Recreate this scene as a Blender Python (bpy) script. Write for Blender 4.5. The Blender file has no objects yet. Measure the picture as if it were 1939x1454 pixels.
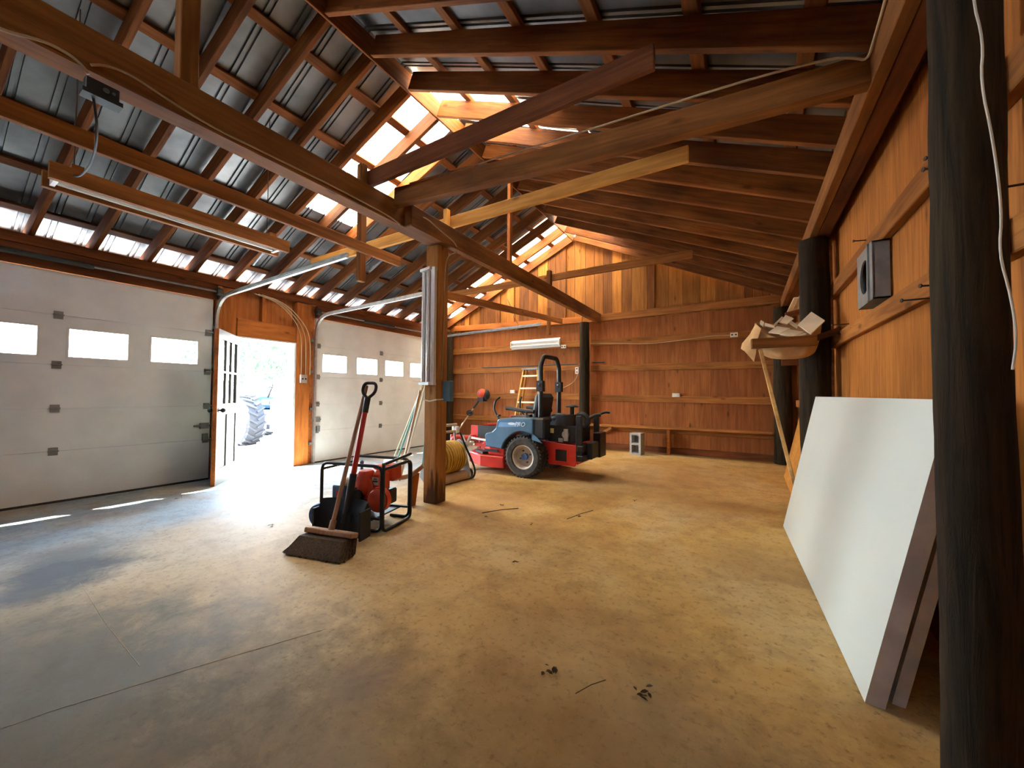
import bpy, bmesh, math, random
from mathutils import Vector, Matrix, Euler
random.seed(7)
R=math.radians
col=bpy.context.scene.collection
scn=bpy.context.scene
# ------------------------------------------------------------------ materials
def newmat(name):
    m=bpy.data.materials.new(name); m.use_nodes=True
    nt=m.node_tree; b=nt.nodes['Principled BSDF']
    return m,nt,b
def nd(nt,t,**k):
    n=nt.nodes.new(t)
    for a,v in k.items():
        if a.startswith('i_'):
            key=a[2:]; key=int(key) if key.isdigit() else key
            n.inputs[key].default_value=v
        else: setattr(n,a,v)
    return n
def ramp(nt,stops):
    n=nt.nodes.new('ShaderNodeValToRGB'); e=n.color_ramp.elements
    while len(e)<len(stops): e.new(.5)
    for el,(p,c) in zip(e,stops):
        el.position=p; el.color=(*c,1) if len(c)==3 else c
    return n
def coords(nt,scale,out='Object'):
    tc=nd(nt,'ShaderNodeTexCoord'); mp=nd(nt,'ShaderNodeMapping')
    mp.inputs['Scale'].default_value=scale
    nt.links.new(tc.outputs[out],mp.inputs['Vector']); return mp.outputs['Vector']
def mixc(nt,a,b,fac,mode='MIX'):
    m=nd(nt,'ShaderNodeMix',data_type='RGBA',blend_type=mode)
    for sock,v in ((m.inputs[6],a),(m.inputs[7],b),(m.inputs[0],fac)):
        if hasattr(v,'links'): nt.links.new(v,sock)
        elif isinstance(v,tuple): sock.default_value=(*v,1)
        else: sock.default_value=v
    return m.outputs[2]
def wood(name,c1,c2,axis=0,rough=.75,var=.35,gs=1.0,stain=None,bump=.15):
    tc_=lambda c:(min(1,c[0]*1.08),c[1]*.90,c[2]*.62)
    if name!='handle_wood' and 'bristle' not in name: c1,c2=tc_(c1),tc_(c2)
    m,nt,b=newmat(name); L=nt.links
    s=[16*gs]*3; s[axis]=1.1*gs
    v=coords(nt,s)
    oi=nd(nt,'ShaderNodeObjectInfo')
    add=nd(nt,'ShaderNodeVectorMath',operation='MULTIPLY_ADD'); add.inputs[1].default_value=(1,1,1)
    sc=nd(nt,'ShaderNodeMath',operation='MULTIPLY',i_1=37.); L.new(oi.outputs['Random'],sc.inputs[0])
    L.new(v,add.inputs[0]); L.new(sc.outputs[0],add.inputs[2])
    n1=nd(nt,'ShaderNodeTexNoise',i_Scale=1.6,i_Detail=7.,i_Roughness=.62,i_Distortion=.6); L.new(add.outputs[0],n1.inputs['Vector'])
    r1=ramp(nt,[(.3,c1),(.62,c2)]); L.new(n1.outputs['Fac'],r1.inputs[0])
    s2=[3.2]*3; s2[axis]=1.2
    v2=coords(nt,s2); a2=nd(nt,'ShaderNodeVectorMath',operation='ADD'); L.new(v2,a2.inputs[0]); L.new(sc.outputs[0],a2.inputs[1])
    n2=nd(nt,'ShaderNodeTexNoise',i_Scale=1.1,i_Detail=4.); L.new(a2.outputs[0],n2.inputs['Vector'])
    r2=ramp(nt,[(.3,stain or tuple(x*.45 for x in c1)),(.58,(1,1,1))]); L.new(n2.outputs['Fac'],r2.inputs[0])
    c=mixc(nt,r1.outputs[0],r2.outputs[0],.55,'MULTIPLY')
    # knots
    vo=nd(nt,'ShaderNodeTexVoronoi',i_Scale=1.5); s3=[3.5]*3; s3[axis]=1.3
    v3=coords(nt,s3); a3=nd(nt,'ShaderNodeVectorMath',operation='ADD'); L.new(v3,a3.inputs[0]); L.new(sc.outputs[0],a3.inputs[1]); L.new(a3.outputs[0],vo.inputs['Vector'])
    rk=ramp(nt,[(.05,(.2,.12,.08)),(.12,(1,1,1))]); L.new(vo.outputs['Distance'],rk.inputs[0])
    c=mixc(nt,c,rk.outputs[0],.6,'MULTIPLY')
    hsv=nd(nt,'ShaderNodeHueSaturation'); mr=nd(nt,'ShaderNodeMapRange',i_3=1-var,i_4=1+var*.6)
    L.new(oi.outputs['Random'],mr.inputs[0]); L.new(mr.outputs[0],hsv.inputs['Value']); L.new(c,hsv.inputs['Color'])
    L.new(hsv.outputs[0],b.inputs['Base Color'])
    b.inputs['Roughness'].default_value=rough; b.inputs['Specular IOR Level'].default_value=.25
    if bump:
        bp=nd(nt,'ShaderNodeBump',i_Strength=bump,i_Distance=.01); L.new(n1.outputs['Fac'],bp.inputs['Height']); L.new(bp.outputs[0],b.inputs['Normal'])
    return m
def plain(name,c,rough=.5,metal=0.,var=.12,ns=9.,dark=None,spec=.4,bump=0.):
    m,nt,b=newmat(name); L=nt.links
    v=coords(nt,(1,1,1)); n=nd(nt,'ShaderNodeTexNoise',i_Scale=ns,i_Detail=5.); L.new(v,n.inputs['Vector'])
    d=dark or tuple(x*(1-var*2) for x in c)
    r=ramp(nt,[(.33,d),(.6,c)]); L.new(n.outputs['Fac'],r.inputs[0]); L.new(r.outputs[0],b.inputs['Base Color'])
    b.inputs['Roughness'].default_value=rough; b.inputs['Metallic'].default_value=metal; b.inputs['Specular IOR Level'].default_value=spec
    if bump:
        bp=nd(nt,'ShaderNodeBump',i_Strength=bump,i_Distance=.02); L.new(n.outputs['Fac'],bp.inputs['Height']); L.new(bp.outputs[0],b.inputs['Normal'])
    return m
M={}
M['rafter']=wood('rafter_wood',(.125,.040,.010),(.27,.108,.028))
M['purlin']=wood('purlin_wood',(.125,.042,.011),(.26,.105,.029))
M['beam']=wood('beam_wood',(.145,.058,.016),(.29,.132,.038),var=.15,gs=.8)
M['pale']=wood('pale_pine',(.50,.27,.075),(.74,.44,.14),var=.1,stain=(.6,.5,.4))
M['brown']=wood('brown_header',(.095,.032,.011),(.19,.066,.022),var=.15)
M['girt']=wood('girt_wood',(.19,.078,.022),(.36,.165,.05),var=.18,stain=(.42,.36,.3))
M['jamb']=wood('jamb_wood',(.30,.105,.026),(.48,.19,.052),var=.12)
M['ply']=wood('plywood',(.36,.145,.055),(.56,.25,.10),axis=2,var=.0,gs=.9,stain=(.62,.5,.42),bump=.05)
M['ply_right']=wood('fir_plywood',(.235,.09,.021),(.42,.185,.047),axis=2,var=.0,gs=1.2,stain=(.8,.75,.7),bump=.05)
M['gable']=wood('gable_board_wood',(.38,.18,.05),(.66,.36,.11),axis=2,var=.0,gs=.9,stain=(.55,.5,.4))
M['log']=wood('log_bark',(.006,.004,.002),(.034,.024,.013),axis=2,rough=.9,var=.2,gs=1.4,stain=(.5,.45,.4),bump=.6)
M['handle']=wood('handle_wood',(.36,.2,.11),(.52,.33,.2),axis=2,var=.1,gs=2.)
M['stick']=wood('lath_wood',(.5,.33,.15),(.66,.47,.25),axis=2,var=.08)
M['white_board']=plain('white_trim_paint',(.88,.79,.56),.6,ns=4.)
M['galv']=plain('galvanized_steel',(.55,.55,.53),.42,.75,ns=14.)
M['galv_dull']=plain('dull_zinc',(.25,.25,.24),.55,.5,ns=14.)
M['black']=plain('black_paint',(.018,.018,.02),.42,ns=6.)
M['blackmat']=plain('black_plastic',(.02,.021,.024),.6,ns=6.)
M['rubber']=plain('tyre_rubber',(.055,.05,.043),.85,ns=20.,dark=(.03,.028,.025))
M['red']=plain('red_paint',(.62,.035,.022),.38,ns=5.)
M['orange_red']=plain('engine_red_paint',(.68,.075,.028),.4,ns=5.)
M['blue']=plain('slate_blue_plastic',(.085,.18,.28),.36,ns=4.)
M['blue2']=plain('blue_plastic',(.06,.13,.30),.45,ns=6.)
M['wheelgrey']=plain('wheel_rim_paint',(.55,.49,.4),.5,ns=8.)
M['white']=plain('white_enamel',(.74,.73,.69),.4,ns=5.,var=.04)
M['doorwhite']=plain('garage_door_paint',(.73,.76,.75),.5,ns=3.,var=.05)
M['plastic_grey']=plain('grey_plastic',(.42,.46,.52),.5,ns=5.)
M['tan']=plain('tan_plastic',(.56,.40,.24),.5,ns=5.)
M['hose']=plain('yellow_hose_rubber',(.55,.34,.05),.5,ns=12.)
M['canvas']=plain('canvas_cloth',(.62,.38,.17),.9,ns=7.,dark=(.42,.24,.1),bump=.3)
M['bristle']=wood('broom_bristle',(.03,.018,.009),(.17,.11,.055),axis=2,rough=.9,var=0.,gs=5.,bump=.4)
M['concrete_block']=plain('cinder_block',(.42,.41,.39),.95,ns=40.,bump=.3)
M['cable']=plain('cable_sheath',(.52,.38,.22),.6,ns=4.)
M['whitecord']=plain('white_cord',(.62,.58,.46),.6,ns=4.)
M['rust']=plain('rusty_iron',(.06,.035,.025),.7,.3,ns=30.)
M['yellow']=plain('yellow_fiberglass',(.72,.38,.07),.5,ns=6.)
M['outlet']=plain('outlet_plastic',(.72,.66,.55),.5,ns=5.)
M['foam_face']=plain('white_sheet_panel',(.60,.66,.625),.3,ns=1.2,var=.02)
M['foam_edge']=plain('panel_edge',(.58,.53,.46),.8,ns=10.)
M['leaf']=plain('dry_leaf',(.10,.055,.025),.9,ns=14.)
M['litter']=plain('leaf_litter',(.09,.06,.035),.95,ns=14.,bump=.5)
M['teal']=plain('teal_strip',(.13,.38,.40),.5,ns=5.)
M['palegreen']=plain('pale_green_strip',(.60,.66,.42),.5,ns=5.)
M['gravel']=plain('pale_gravel',(.42,.415,.395),.95,ns=30.,bump=.2)
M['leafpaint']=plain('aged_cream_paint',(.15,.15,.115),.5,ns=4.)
M['tyre_out']=plain('tractor_tyre_rubber',(.010,.012,.014),.9,ns=8.)
M['box_out']=plain('white_box_paint',(.5,.5,.5),.5,ns=4.)
M['foliage']=plain('foliage_green',(.022,.055,.016),.8,ns=3.)
M['bark']=plain('tree_bark',(.10,.07,.05),.9,ns=8.)
M['tractor_blue']=plain('tractor_blue_paint',(.008,.05,.10),.45,ns=4.)
M['seat']=plain('seat_vinyl',(.03,.033,.036),.5,ns=6.)
M['warning']=plain('yellow_label',(.6,.5,.15),.5,ns=5.)
M['tube']=plain('fluorescent_tube_glass',(.78,.78,.74),.25,ns=5.,var=.03)
M['darkbox']=plain('junction_box_steel',(.05,.05,.045),.5,.4,ns=8.)
M['bluebox']=plain('blue_box_plastic',(.10,.22,.30),.5,ns=6.)
M['blueletter']=plain('pale_lettering',(.72,.84,.95),.4,ns=5.,var=.03)
def glassmat(name,tint=(.92,.97,.97),gloss=.08):
    m=bpy.data.materials.new(name); m.use_nodes=True; nt=m.node_tree; nt.nodes.clear()
    o=nd(nt,'ShaderNodeOutputMaterial'); t=nd(nt,'ShaderNodeBsdfTransparent'); t.inputs[0].default_value=(*tint,1)
    g=nd(nt,'ShaderNodeBsdfGlossy',i_Roughness=.05); lw=nd(nt,'ShaderNodeLayerWeight',i_Blend=.25)
    mx=nd(nt,'ShaderNodeMixShader'); mm=nd(nt,'ShaderNodeMath',operation='MULTIPLY_ADD',i_1=.5,i_2=gloss*.5); nt.links.new(lw.outputs['Fresnel'],mm.inputs[0])
    nt.links.new(mm.outputs[0],mx.inputs[0]); nt.links.new(t.outputs[0],mx.inputs[1]); nt.links.new(g.outputs[0],mx.inputs[2]); nt.links.new(mx.outputs[0],o.inputs[0])
    return m
M['glass']=glassmat('window_glass')
def skymat(name):
    m=bpy.data.materials.new(name); m.use_nodes=True; nt=m.node_tree; nt.nodes.clear()
    o=nd(nt,'ShaderNodeOutputMaterial'); t=nd(nt,'ShaderNodeBsdfTransparent'); t.inputs[0].default_value=(1,.95,.86,1)
    d=nd(nt,'ShaderNodeBsdfTranslucent'); v=coords(nt,(1,1,1)); n=nd(nt,'ShaderNodeTexNoise',i_Scale=5.,i_Detail=5.); nt.links.new(v,n.inputs['Vector'])
    r=ramp(nt,[(.3,(.30,.205,.115)),(.6,(.44,.345,.225))]); nt.links.new(n.outputs['Fac'],r.inputs[0]); nt.links.new(r.outputs[0],d.inputs[0])
    mx=nd(nt,'ShaderNodeMixShader',i_0=.996); nt.links.new(t.outputs[0],mx.inputs[1]); nt.links.new(d.outputs[0],mx.inputs[2]); nt.links.new(mx.outputs[0],o.inputs[0])
    return m
M['fibreglass']=skymat('clear_fibreglass')
# roofing steel
def steel():
    m,nt,b=newmat('roofing_steel'); L=nt.links
    v=coords(nt,(1,1,1)); n=nd(nt,'ShaderNodeTexNoise',i_Scale=2.2,i_Detail=6.); L.new(v,n.inputs['Vector'])
    r=ramp(nt,[(.3,(.12,.123,.124)),(.62,(.27,.275,.28))]); L.new(n.outputs['Fac'],r.inputs[0]); L.new(r.outputs[0],b.inputs['Base Color'])
    b.inputs['Metallic'].default_value=.65; b.inputs['Roughness'].default_value=.42
    return m
M['steel']=steel()
def floor_mat():
    m,nt,b=newmat('worn_concrete'); L=nt.links
    v=coords(nt,(1,1,1))
    n1=nd(nt,'ShaderNodeTexNoise',i_Scale=.55,i_Detail=5.,i_Roughness=.6,i_Distortion=.5); L.new(v,n1.inputs['Vector'])
    r1=ramp(nt,[(.36,(.42,.215,.05)),(.5,(.58,.37,.125)),(.66,(.64,.48,.25))]); L.new(n1.outputs['Fac'],r1.inputs[0])
    # warm slab; darker blue-grey toward the doors, coloured to offset the doorway light
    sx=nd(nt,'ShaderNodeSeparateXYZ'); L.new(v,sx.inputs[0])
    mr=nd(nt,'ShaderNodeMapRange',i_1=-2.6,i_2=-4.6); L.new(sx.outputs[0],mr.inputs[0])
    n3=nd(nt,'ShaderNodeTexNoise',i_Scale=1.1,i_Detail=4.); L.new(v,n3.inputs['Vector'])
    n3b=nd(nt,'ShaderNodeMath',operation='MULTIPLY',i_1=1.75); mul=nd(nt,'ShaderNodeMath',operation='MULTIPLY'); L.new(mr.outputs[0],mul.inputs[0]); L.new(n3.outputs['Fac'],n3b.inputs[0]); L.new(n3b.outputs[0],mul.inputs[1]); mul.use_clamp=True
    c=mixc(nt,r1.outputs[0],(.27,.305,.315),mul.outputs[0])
    # fine mottling and scuffs
    n2=nd(nt,'ShaderNodeTexNoise',i_Scale=4.5,i_Detail=10.,i_Roughness=.75,i_Distortion=.25); L.new(v,n2.inputs['Vector'])
    r2=ramp(nt,[(.36,(.55,.5,.44)),(.55,(1,1,1))]); L.new(n2.outputs['Fac'],r2.inputs[0])
    c=mixc(nt,c,r2.outputs[0],.6,'MULTIPLY')
    n4=nd(nt,'ShaderNodeTexNoise',i_Scale=34.,i_Detail=6.,i_Roughness=.7); L.new(v,n4.inputs['Vector'])
    r4=ramp(nt,[(.33,(.45,.4,.34)),(.46,(1,1,1))]); L.new(n4.outputs['Fac'],r4.inputs[0])
    c=mixc(nt,c,r4.outputs[0],.75,'MULTIPLY')
    # streaky scuff marks
    mp=nd(nt,'ShaderNodeMapping'); mp.inputs['Scale'].default_value=(.9,6,1); mp.inputs['Rotation'].default_value=(0,0,.5); L.new(v,mp.inputs['Vector'])
    n5=nd(nt,'ShaderNodeTexNoise',i_Scale=1.3,i_Detail=8.,i_Distortion=.4); L.new(mp.outputs[0],n5.inputs['Vector'])
    r5=ramp(nt,[(.28,(.5,.44,.36)),(.44,(1,1,1))]); L.new(n5.outputs['Fac'],r5.inputs[0])
    c=mixc(nt,c,r5.outputs[0],.22,'MULTIPLY')
    # oil stains and blotches; the broad near ones paint shade into the foreground: x,y,radius,strength,colour
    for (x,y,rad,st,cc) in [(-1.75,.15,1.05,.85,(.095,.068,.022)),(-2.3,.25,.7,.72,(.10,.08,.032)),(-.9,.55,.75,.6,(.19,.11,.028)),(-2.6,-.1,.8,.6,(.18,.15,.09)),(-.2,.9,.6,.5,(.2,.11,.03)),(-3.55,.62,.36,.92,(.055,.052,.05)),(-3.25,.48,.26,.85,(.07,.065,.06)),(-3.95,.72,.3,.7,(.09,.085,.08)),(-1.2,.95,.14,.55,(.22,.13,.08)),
                           (-.55,1.55,.5,.3,(.26,.19,.11)),(-1.0,.72,.18,.35,(.25,.19,.12)),(-.1,1.25,.4,.4,(.22,.15,.08)),(.1,2.9,.35,.45,(.3,.16,.06)),(-1.2,4.6,.8,.35,(.30,.19,.10)),(-.3,4.2,.6,.3,(.36,.2,.1)),(-2.2,3.2,.5,.35,(.45,.27,.12)),(-.8,5.6,1.0,.35,(.4,.25,.14))]:
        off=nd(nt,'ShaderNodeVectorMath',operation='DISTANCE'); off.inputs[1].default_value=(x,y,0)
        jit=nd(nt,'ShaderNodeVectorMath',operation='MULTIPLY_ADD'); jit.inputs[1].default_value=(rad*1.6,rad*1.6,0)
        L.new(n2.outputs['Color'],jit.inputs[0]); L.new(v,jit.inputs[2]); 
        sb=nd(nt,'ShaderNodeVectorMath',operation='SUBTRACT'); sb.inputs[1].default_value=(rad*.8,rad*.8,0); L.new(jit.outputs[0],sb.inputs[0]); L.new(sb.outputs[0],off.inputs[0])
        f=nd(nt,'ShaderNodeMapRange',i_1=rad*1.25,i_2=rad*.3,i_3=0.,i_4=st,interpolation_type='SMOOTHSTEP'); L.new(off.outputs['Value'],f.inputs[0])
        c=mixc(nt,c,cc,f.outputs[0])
    L.new(c,b.inputs['Base Color'])
    rr=ramp(nt,[(.3,(.5,.5,.5)),(.7,(.72,.72,.72))]); L.new(n1.outputs['Fac'],rr.inputs[0]); L.new(rr.outputs[0],b.inputs['Roughness'])
    b.inputs['Specular IOR Level'].default_value=.2
    bp=nd(nt,'ShaderNodeBump',i_Strength=.12,i_Distance=.01); L.new(n4.outputs['Fac'],bp.inputs['Height']); L.new(bp.outputs[0],b.inputs['Normal'])
    return m
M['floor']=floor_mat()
def post_mat():
    m=wood('post_wood',(.30,.14,.05),(.50,.27,.10),var=0.); nt=m.node_tree; L=nt.links; b=nt.nodes['Principled BSDF']
    src=b.inputs['Base Color'].links[0].from_socket
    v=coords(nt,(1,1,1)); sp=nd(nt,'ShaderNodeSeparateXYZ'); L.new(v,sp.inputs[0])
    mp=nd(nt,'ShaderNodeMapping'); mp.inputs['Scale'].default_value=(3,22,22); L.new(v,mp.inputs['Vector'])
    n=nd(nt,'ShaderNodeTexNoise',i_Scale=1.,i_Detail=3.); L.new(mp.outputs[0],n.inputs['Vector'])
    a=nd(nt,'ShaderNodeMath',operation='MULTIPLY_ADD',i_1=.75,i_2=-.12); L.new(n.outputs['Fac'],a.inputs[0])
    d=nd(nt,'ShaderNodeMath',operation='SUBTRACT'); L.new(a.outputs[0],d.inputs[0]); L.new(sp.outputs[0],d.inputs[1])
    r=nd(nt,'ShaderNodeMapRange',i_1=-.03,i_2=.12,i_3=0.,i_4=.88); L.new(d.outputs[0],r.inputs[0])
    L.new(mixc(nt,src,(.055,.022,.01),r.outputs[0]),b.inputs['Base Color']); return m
M['post']=post_mat()
# ------------------------------------------------------------------ mesh helpers
def BM(): return bmesh.new()
def box(bm,c,s,rot=None):
    m=Matrix.Translation(Vector(c))
    if rot is not None: m=m@(rot.to_4x4() if isinstance(rot,Matrix) else Euler(rot).to_matrix().to_4x4())
    return bmesh.ops.create_cube(bm,size=1.,matrix=m@Matrix.Diagonal((*s,1)))['verts']
def bx(bm,a,b): 
    return box(bm,[(a[i]+b[i])/2 for i in range(3)],[abs(b[i]-a[i]) for i in range(3)])
def frame(d,up=(0,0,1)):
    d=Vector(d).normalized(); u=Vector(up)
    if abs(d.dot(u.normalized()))>.99: u=Vector((0,1,0)) if abs(d.y)<.9 else Vector((1,0,0))
    y=u.cross(d).normalized(); z=d.cross(y); return Matrix((d,y,z)).transposed()
def cyl(bm,p0,p1,r,seg=14,r2=None):
    p0=Vector(p0);p1=Vector(p1); d=p1-p0; F=frame(d); m=Matrix.Translation((p0+p1)/2)@F.to_4x4()@Matrix.Rotation(R(90),4,'Y')
    return bmesh.ops.create_cone(bm,cap_ends=True,segments=seg,radius1=r,radius2=r if r2 is None else r2,depth=d.length,matrix=m)['verts']
def tube(bm,pts,r,seg=10,closed=False,cap=True):
    pts=[Vector(p) for p in pts]; n=len(pts); rings=[]; up=None
    for i,p in enumerate(pts):
        if closed: d=pts[(i+1)%n]-pts[i-1]
        else: d=pts[min(i+1,n-1)]-pts[max(i-1,0)]
        d.normalize()
        if up is None:
            up=Vector((0,0,1)) if abs(d.z)<.9 else Vector((0,1,0))
        y=up.cross(d)
        if y.length<1e-4: y=Vector((1,0,0)).cross(d)
        y.normalize(); z=d.cross(y).normalized(); up=z
        rr=r[i] if isinstance(r,(list,tuple)) else r
        rings.append([bm.verts.new(p+y*rr*math.cos(2*math.pi*k/seg)+z*rr*math.sin(2*math.pi*k/seg)) for k in range(seg)])
    for i in range(n if closed else n-1):
        a,b=rings[i],rings[(i+1)%n]
        for k in range(seg): bm.faces.new((a[k],a[(k+1)%seg],b[(k+1)%seg],b[k]))
    if cap and not closed:
        bm.faces.new(rings[0][::-1]); bm.faces.new(rings[-1])
def smooth_path(pts,it=2,closed=False):
    pts=[Vector(p) for p in pts]
    for _ in range(it):
        q=[] if closed else [pts[0]]
        n=len(pts)
        for i in range(n if closed else n-1):
            a,b=pts[i],pts[(i+1)%n]; q+= [a.lerp(b,.25),a.lerp(b,.75)]
        if not closed: q.append(pts[-1])
        pts=q
    return pts
def round_poly(pts,r,n=4,closed=False):
    """polyline with rounded corners of radius about r"""
    pts=[Vector(p) for p in pts]; out=[]; N=len(pts)
    for i,p in enumerate(pts):
        if not closed and i in (0,N-1): out.append(p); continue
        a=pts[i-1]; b=pts[(i+1)%N]
        da=(a-p); db=(b-p); ra=min(r,da.length*.48); rb=min(r,db.length*.48)
        A=p+da.normalized()*ra; B=p+db.normalized()*rb
        for k in range(n+1):
            t=k/n; out.append(A*(1-t)**2+p*2*t*(1-t)+B*t*t)
    return out
def lathe(bm,prof,mat=Matrix(),seg=32):
    """prof: (radius, height along local Z); closed if ends differ from axis"""
    rings=[]
    for (r,h) in prof:
        rings.append([bm.verts.new(mat@Vector((r*math.cos(2*math.pi*k/seg),r*math.sin(2*math.pi*k/seg),h))) for k in range(seg)])
    for a,b in zip(rings,rings[1:]):
        for k in range(seg): bm.faces.new((a[k],a[(k+1)%seg],b[(k+1)%seg],b[k]))
    return rings
def prism(bm,poly,t,mat=Matrix()):
    """extrude a 2-D polygon (local XY) by t along local Z, centred"""
    a=[bm.verts.new(mat@Vector((x,y,-t/2))) for x,y in poly]; b=[bm.verts.new(mat@Vector((x,y,t/2))) for x,y in poly]
    n=len(poly); bm.faces.new(a[::-1]); bm.faces.new(b)
    for i in range(n): bm.faces.new((a[i],a[(i+1)%n],b[(i+1)%n],b[i]))
def sphere(bm,c,s,u=16,v=10,rot=None):
    m=Matrix.Translation(Vector(c))
    if rot is not None: m=m@Euler(rot).to_matrix().to_4x4()
    return bmesh.ops.create_uvsphere(bm,u_segments=u,v_segments=v,radius=1.,matrix=m@Matrix.Diagonal((*s,1)))['verts']
def tag(o,label=None,cat=None,group=None,kind=None):
    if label: o['label']=label
    if cat: o['category']=cat
    if group: o['group']=group
    if kind: o['kind']=kind
    return o
def obj(name,bm,mat,parent=None,M4=None,bevel=0.,smooth=None):
    bmesh.ops.recalc_face_normals(bm,faces=bm.faces[:])
    if bevel>0:
        bmesh.ops.bevel(bm,geom=[e for e in bm.edges if e.calc_face_angle(0)>.6],offset=bevel,segments=1,profile=.5,affect='EDGES',clamp_overlap=True)
    me=bpy.data.meshes.new(name); bm.to_mesh(me); bm.free()
    me.materials.append(mat if not isinstance(mat,str) else M[mat])
    if smooth is not None:
        me.polygons.foreach_set('use_smooth',[True]*len(me.polygons)); me.set_sharp_from_angle(angle=R(smooth))
    o=bpy.data.objects.new(name,me); col.objects.link(o)
    if parent is not None: o.parent=parent
    if M4 is not None: o.matrix_basis=M4
    return o
def empty(name,loc=(0,0,0),rz=0.,label=None,cat=None,group=None,kind=None):
    o=bpy.data.objects.new(name,None); o.empty_display_size=.1; col.objects.link(o)
    o.location=loc; o.rotation_euler=(0,0,rz); return tag(o,label,cat,group,kind)
def struct(name,bm,mat,parent=None,label=None,**k):
    o=obj(name,bm,mat,parent,**k)
    if parent is None: o['kind']='structure'
    if label: o['label']=label
    return o
def board(name,p0,p1,w,h,mat,label=None,cat=None,group=None,up=(0,0,1),bevel=.004,kind='thing',twist=0.,sag=0.,parent=None):
    """plank from p0 to p1 (centre line); w across, h along 'up'"""
    p0=Vector(p0);p1=Vector(p1); d=p1-p0; Lh=d.length; F=frame(d,up)
    bm=BM(); n=14 if (twist or sag) else 1; rings=[]
    for i in range(n+1):
        t=i/n; a=twist*t; cz=-sag*4*t*(1-t)
        q=[]
        for (y,z) in ((-w/2,-h/2),(w/2,-h/2),(w/2,h/2),(-w/2,h/2)):
            q.append(bm.verts.new((Lh*t,y*math.cos(a)-z*math.sin(a),y*math.sin(a)+z*math.cos(a)+cz)))
        rings.append(q)
    for a,b in zip(rings,rings[1:]):
        for k in range(4): bm.faces.new((a[k],a[(k+1)%4],b[(k+1)%4],b[k]))
    bm.faces.new(rings[0][::-1]); bm.faces.new(rings[-1])
    mm=Matrix.Translation(p0)@F.to_4x4()
    if parent is not None: mm=parent.matrix_basis.inverted()@mm
    o=obj(name,bm,mat,parent,mm,bevel=bevel if n==1 else 0)
    if parent is None: tag(o,label,cat,group,kind)
    return o
def copy_tree(o,parent=None):
    c=o.copy(); col.objects.link(c); c.parent=parent
    for ch in list(o.children): copy_tree(ch,c)
    return c
ORD=['first','second','third','fourth','fifth','sixth','seventh','eighth','ninth','tenth','eleventh','twelfth','thirteenth','fourteenth','fifteenth','sixteenth','seventeenth','eighteenth','nineteenth']
# ------------------------------------------------------------------ shell dimensions
XL,XR,YB,YF=-6.46,.70,7.55,-3.2
RX,RZ,SL=-3.07,4.31,.463        # ridge line at the rafter undersides, roof pitch
def fz(x): return 0. if x>-2.9 else (x+2.9)*.0463
def rz(x): return RZ-SL*abs(x-RX)
SKY,SUN,EXPO=40.,95.,.8
# ------------------------------------------------------------------ floor, ground
bm=BM(); xs=[-6.62,-5.6,-4.6,-3.7,-2.9,-1.5,0,XR+.25]; ys=[YF,0,2,4,6,YB+.1]
g=[[bm.verts.new((x,y,fz(x))) for y in ys] for x in xs]
for i in range(len(xs)-1):
    for j in range(len(ys)-1): bm.faces.new((g[i][j],g[i+1][j],g[i+1][j+1],g[i][j+1]))
r=bmesh.ops.extrude_face_region(bm,geom=bm.faces[:]); bmesh.ops.translate(bm,vec=(0,0,-.12),verts=[v for v in r['geom'] if isinstance(v,bmesh.types.BMVert)])
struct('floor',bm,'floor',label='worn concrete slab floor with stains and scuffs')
bm=BM(); bx(bm,(-60,-45,-.34),(-6.63,60,-.2)); struct('ground',bm,'gravel',label='sunlit pale gravel yard outside the open doorway')
for nm,pts in (('trim_5',[(-2.0,.2,.0),(-1.96,.33,.0),(-1.8,.68,.0),(-1.61,1.07,.0)]),('trim_6',[(-3.18,.61,-.013),(-2.9,.59,.0),(-2.5,.565,.0),(-2.0,.55,.0)])):
    bm=BM(); tube(bm,pts,.0012,6); o=obj(nm,bm,plain('joint_dust',(.5,.39,.22),.9)); tag(o,'thin control joint line in the concrete floor',None,None,'structure')
# ------------------------------------------------------------------ left wall (garage-door side)
D1=(-.43,2.44); D2=(3.98,6.84); WD=(2.74,3.60); DT=2.38
bm=BM()
def wpan(y0,y1,z0,z1,x0=-6.66,x1=-6.60): bx(bm,(x0,y0,z0),(x1,y1,z1))
OP=(-2.5,-1.75); wpan(YF-.1,D1[0]+.03,-.2,2.75); wpan(D1[0]-.02,D1[1]+.02,DT-.03,2.75); wpan(D1[1]-.03,WD[0],-.2,2.75)
wpan(WD[0],WD[1],1.90,2.75); wpan(WD[1],D2[0]+.03,-.2,2.75); wpan(D2[0]-.02,D2[1]+.02,DT-.03,2.75); wpan(D2[1]-.03,YB+.1,-.2,2.75)
struct('wall_left',bm,M['ply'],label='plywood left wall holding two white garage doors and the open side doorway')
# timber on the left wall
def lw(name,y0,y1,z0,z1,x0,x1,mat,label,cat='board',group='left wall framing timbers'):
    if (y1-y0)>(z1-z0): return board(name,((x0+x1)/2,y0,(z0+z1)/2),((x0+x1)/2,y1,(z0+z1)/2),abs(x1-x0),z1-z0,M[mat],label,cat,group)
    return board(name,((x0+x1)/2,(y0+y1)/2,z0),((x0+x1)/2,(y0+y1)/2,z1),y1-y0,abs(x1-x0),M[mat],label,cat,group,up=(1,0,0))
lw('top_plate',YF,YB-.02,2.60,2.702,-6.515,-6.44,'brown','long brown top plate carrying the rafters above the garage doors','beam')
lw('header_board',D1[0]-.12,D1[1]+.03,DT-.0,2.595,-6.475,-6.44,'brown','brown header board right above the garage door with the tall springless bar, near side','board')
lw('header_board',D2[0]-.02,D2[1]+.1,DT-.0,2.595,-6.475,-6.44,'brown','brown header board right above the farther garage door behind the vertical light','board')
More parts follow.
